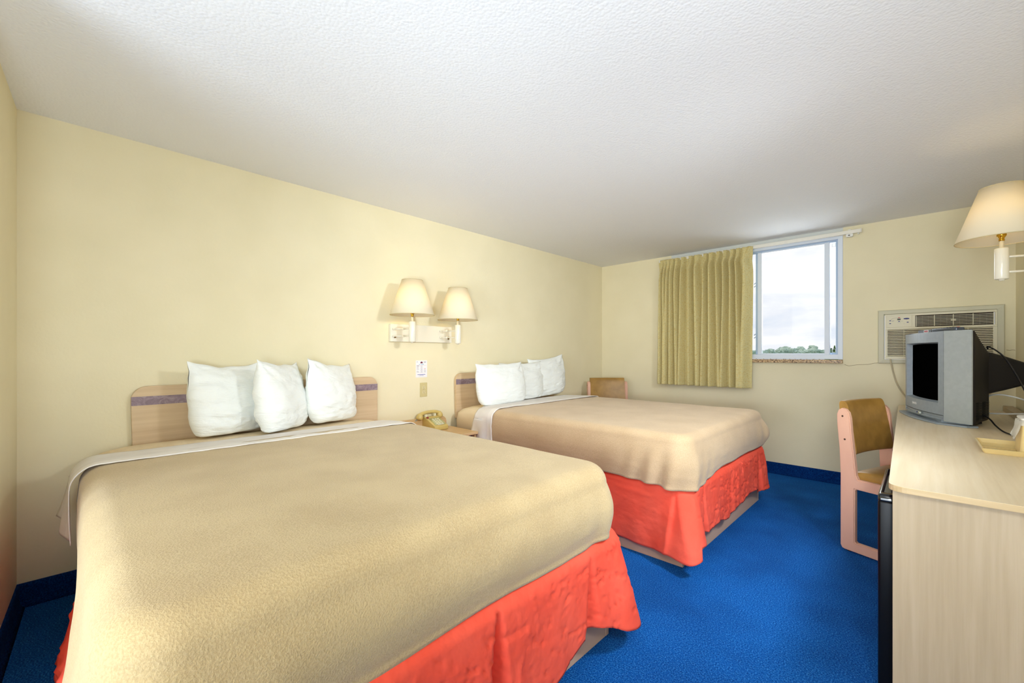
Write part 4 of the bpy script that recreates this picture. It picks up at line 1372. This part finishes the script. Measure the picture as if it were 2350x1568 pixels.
# ------------------------------------------------------------------ outside
b = BM(); box(b, -400, 300, 5.4, 600, -7.1, -7.0); struct('ground', b, M['ground'])
def leaf_crown(b, cx_, cy_, cz_, r, seed, flat=.7, blobs=9, sub=3):
    rnd = random.Random(seed)
    for k in range(blobs):
        a = rnd.uniform(0, 2 * PI); d = rnd.uniform(.0, .75) * r
        h = rnd.uniform(-.35, .6) * r * flat
        rr = r * rnd.uniform(.32, .55)
        t_ = bmesh.new(); bmesh.ops.create_icosphere(t_, subdivisions=sub, radius=rr)
        for v in t_.verts:
            n_ = v.co.normalized()
            v.co += n_ * rr * .55 * noise.noise(n_ * 3.2 + Vector((seed, k, 0))) + n_ * rr * .28 * noise.noise(n_ * 9 + Vector((seed, k, 4)))
            v.co.z *= flat
            v.co += Vector((cx_ + d * math.cos(a), cy_ + d * math.sin(a), cz_ + h))
        merge(b, t_)
def tree(x, y, top, r, seed, label, mat, group=None, flat=.7):
    g = -7.0
    t = thing('tree', label, 'tree', (x, y, g), 0, group)
    h = top - g
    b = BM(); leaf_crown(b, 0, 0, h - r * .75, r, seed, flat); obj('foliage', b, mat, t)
    b = BM(); tube(b, [(0, 0, 0), (.1, 0, h * .3), (0, .1, h - r * .7)], [.03 * h, .025 * h, .012 * h], 8); obj('trunk', b, M['bark'], t)
    return t
# directions seen through the window: px -> position at distance y
def atpx(p, Y):
    u = (p - 1175) / 973; dx = -.6956 + u * .7185; dy = .7185 + u * .6956
    return 3 + dx / dy * (Y - .184), (Y - .184) / dy     # x and camera depth
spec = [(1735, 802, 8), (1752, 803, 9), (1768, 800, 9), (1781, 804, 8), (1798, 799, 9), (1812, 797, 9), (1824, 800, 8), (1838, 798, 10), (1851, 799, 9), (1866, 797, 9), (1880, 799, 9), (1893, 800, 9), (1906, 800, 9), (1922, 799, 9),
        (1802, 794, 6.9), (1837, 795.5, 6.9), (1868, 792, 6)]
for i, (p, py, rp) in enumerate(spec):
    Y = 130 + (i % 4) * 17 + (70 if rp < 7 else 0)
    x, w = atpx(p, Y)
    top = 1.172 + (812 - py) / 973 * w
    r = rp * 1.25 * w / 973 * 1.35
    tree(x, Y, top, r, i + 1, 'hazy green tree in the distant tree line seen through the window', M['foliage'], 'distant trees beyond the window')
x, w = atpx(1912, 42)
t = thing('conifer', 'bright green spiky treetop low in the right window pane', 'tree', (x, 42, -7.0))
b = BM(); rnd = random.Random(3)
for k in range(7):
    ox_ = rnd.uniform(-.55, .55); hh = 7.0 + 1.172 + (812 - rnd.uniform(793, 800)) / 973 * w
    nseg = 14
    for j in range(nseg):
        z0 = hh - 2.6 + 2.6 * j / nseg; rr = .34 * (1 - j / nseg) + .05
        tt = bmesh.new(); bmesh.ops.create_cone(tt, segments=9, radius1=rr, radius2=.02, depth=.42, cap_ends=True)
        for v in tt.verts: v.co += Vector((ox_ + rnd.uniform(-.03, .03), rnd.uniform(-.3, .3), z0))
        merge(b, tt)
obj('foliage', b, M['foliage_near'], t)
b = BM(); tube(b, [(0, 0, 0), (0, 0, 5.6)], [.2, .1], 8); obj('trunk', b, M['bark'], t)

# ------------------------------------------------------------------ sky
wd = bpy.data.worlds.new('overcast_sky'); scn.world = wd; wd.use_nodes = True
nt = wd.node_tree
bg = nt.nodes['Background']
tc = nt.nodes.new('ShaderNodeTexCoord')
mp = nt.nodes.new('ShaderNodeMapping'); mp.inputs['Scale'].default_value = (1.6, 1.6, 7.0)
nt.links.new(tc.outputs['Generated'], mp.inputs['Vector'])
ns_ = node(nt, 'ShaderNodeTexNoise', Scale=2.2, Detail=6, Roughness=.55, Distortion=.4); nt.links.new(mp.outputs[0], ns_.inputs['Vector'])
cc = ramp(nt, ns_.outputs['Fac'], [(0.36, (.70, .78, .90, 1)), (0.48, (.88, .90, .95, 1)), (0.56, (1.0, 1.0, 1.0, 1))])
nt.links.new(cc, bg.inputs['Color']); bg.inputs['Strength'].default_value = 0.95

# ------------------------------------------------------------------ lights
def area(name, loc, target, size, power, col=(1, 1, 1), size_y=None):
    l = bpy.data.lights.new(name, 'AREA'); l.energy = power; l.color = col; l.size = size
    if size_y: l.shape = 'RECTANGLE'; l.size_y = size_y
    o = bpy.data.objects.new(name, l); link(o); o.location = loc
    d = Vector(target) - Vector(loc); o.rotation_euler = d.to_track_quat('-Z', 'Y').to_euler()
    return o
def spot(name, loc, target, power, deg, blend, radius, col):
    l = bpy.data.lights.new(name, 'SPOT'); l.energy = power; l.color = col; l.spot_size = rad(deg); l.spot_blend = blend; l.shadow_soft_size = radius
    o = bpy.data.objects.new(name, l); link(o); o.location = loc
    d = Vector(target) - Vector(loc); o.rotation_euler = d.to_track_quat('-Z', 'Y').to_euler()
    return o
# added broad fill behind the camera, standing in for flash bounced off the entry
area('rear_fill_light', (2.5, -2.3, .8), (1.7, 2.5, 1.5), 1.9, 84, (.80, .90, 1.0), 1.1)
# flash heads beside the camera thrown up at the ceiling
spot('bounce_flash', (3.15, -.15, 1.0), (1.4, 3.4, 2.15), 130, 84, 1.0, .2, (.80, .90, 1.0))
spot('bounce_flash', (3.05, -.15, 1.0), (.3, .7, 2.2), 100, 90, 1.0, .2, (.80, .90, 1.0))
# weak direct flash above the camera
spot('direct_flash', (3.3, .25, 1.75), (1.45, 3.3, .85), 60, 98, .9, .16, (.90, .95, 1.0))
# flash head on a stand against the right wall, facing the beds
spot('side_flash', (3.36, 2.15, 1.9), (1.2, 2.6, .72), 135, 112, .95, .16, (.88, .94, 1.0))
# daylight entering through the window
area('window_daylight', (2.1, 5.35, 1.75), (1.9, 3.0, 1.0), .7, 14, (.9, .95, 1.0), 1.0)
# added unseen lamp behind the camera, brightening the room from the entry
area('entry_fill_light', (2.85, -1.2, 2.27), (2.85, -1.2, 0), .5, 8, (1, .96, .9))

# ------------------------------------------------------------------ every loose piece its own part
def split_pieces(o):
    me = o.data
    par = list(range(len(me.vertices)))
    def find(a):
        while par[a] != a: par[a] = par[par[a]]; a = par[a]
        return a
    for e in me.edges:
        a, c = find(e.vertices[0]), find(e.vertices[1])
        if a != c: par[a] = c
    groups = {}
    for f in me.polygons: groups.setdefault(find(f.vertices[0]), []).append(f)
    if len(groups) < 2: return
    base = o.name.split('.')[0]
    for k, fs in enumerate(groups.values()):
        ids = sorted({v for f in fs for v in f.vertices}); mp_ = {v: i for i, v in enumerate(ids)}
        m2 = bpy.data.meshes.new(base)
        m2.from_pydata([me.vertices[v].co for v in ids], [], [[mp_[v] for v in f.vertices] for f in fs])
        for mt in me.materials: m2.materials.append(mt)
        for p, f in zip(m2.polygons, fs): p.use_smooth = f.use_smooth; p.material_index = f.material_index
        if k == 0: o.data = m2
        else:
            c = bpy.data.objects.new(base, m2); COL.objects.link(c); c.parent = o.parent
            c.location = o.location; c.rotation_euler = o.rotation_euler
SPLIT = {'cradle', 'switch_knob', 'screw', 'glide', 'button', 'foot', 'latch', 'hinge', 'slot', 'cross_rail', 'shelf', 'text_line', 'footer_line', 'title_line', 'rule_line',
         'rim', 'shade_spoke', 'key', 'legend_mark', 'track', 'wall_crack', 'swing_arm', 'vent_slot', 'badge_line', 'board', 'cap'}
for o in list(COL.objects):
    if o.type == 'MESH' and o.name.split('.')[0] in SPLIT: split_pieces(o)

# ------------------------------------------------------------------ camera
cam = bpy.data.cameras.new('camera'); co = bpy.data.objects.new('camera', cam); link(co)
co.location = (3.0, .184, 1.172)
co.rotation_euler = (PI / 2, 0, math.atan(942 / 973))
cam.sensor_width = 36; cam.lens = 973 / 2350 * 36
cam.shift_y = -(784 - 812) / 2350 * -1 * -1 if False else (812 - 784) / 2350
cam.clip_start = .02; cam.clip_end = 2000
scn.camera = co
scn.view_settings.view_transform = 'Standard'; scn.view_settings.look = 'None'
scn.view_settings.gamma = 1; scn.view_settings.use_curve_mapping = False
scn.view_settings.exposure = 0.2
scn.cycles.use_denoising = True
scn.cycles.max_bounces = 10; scn.cycles.diffuse_bounces = 6
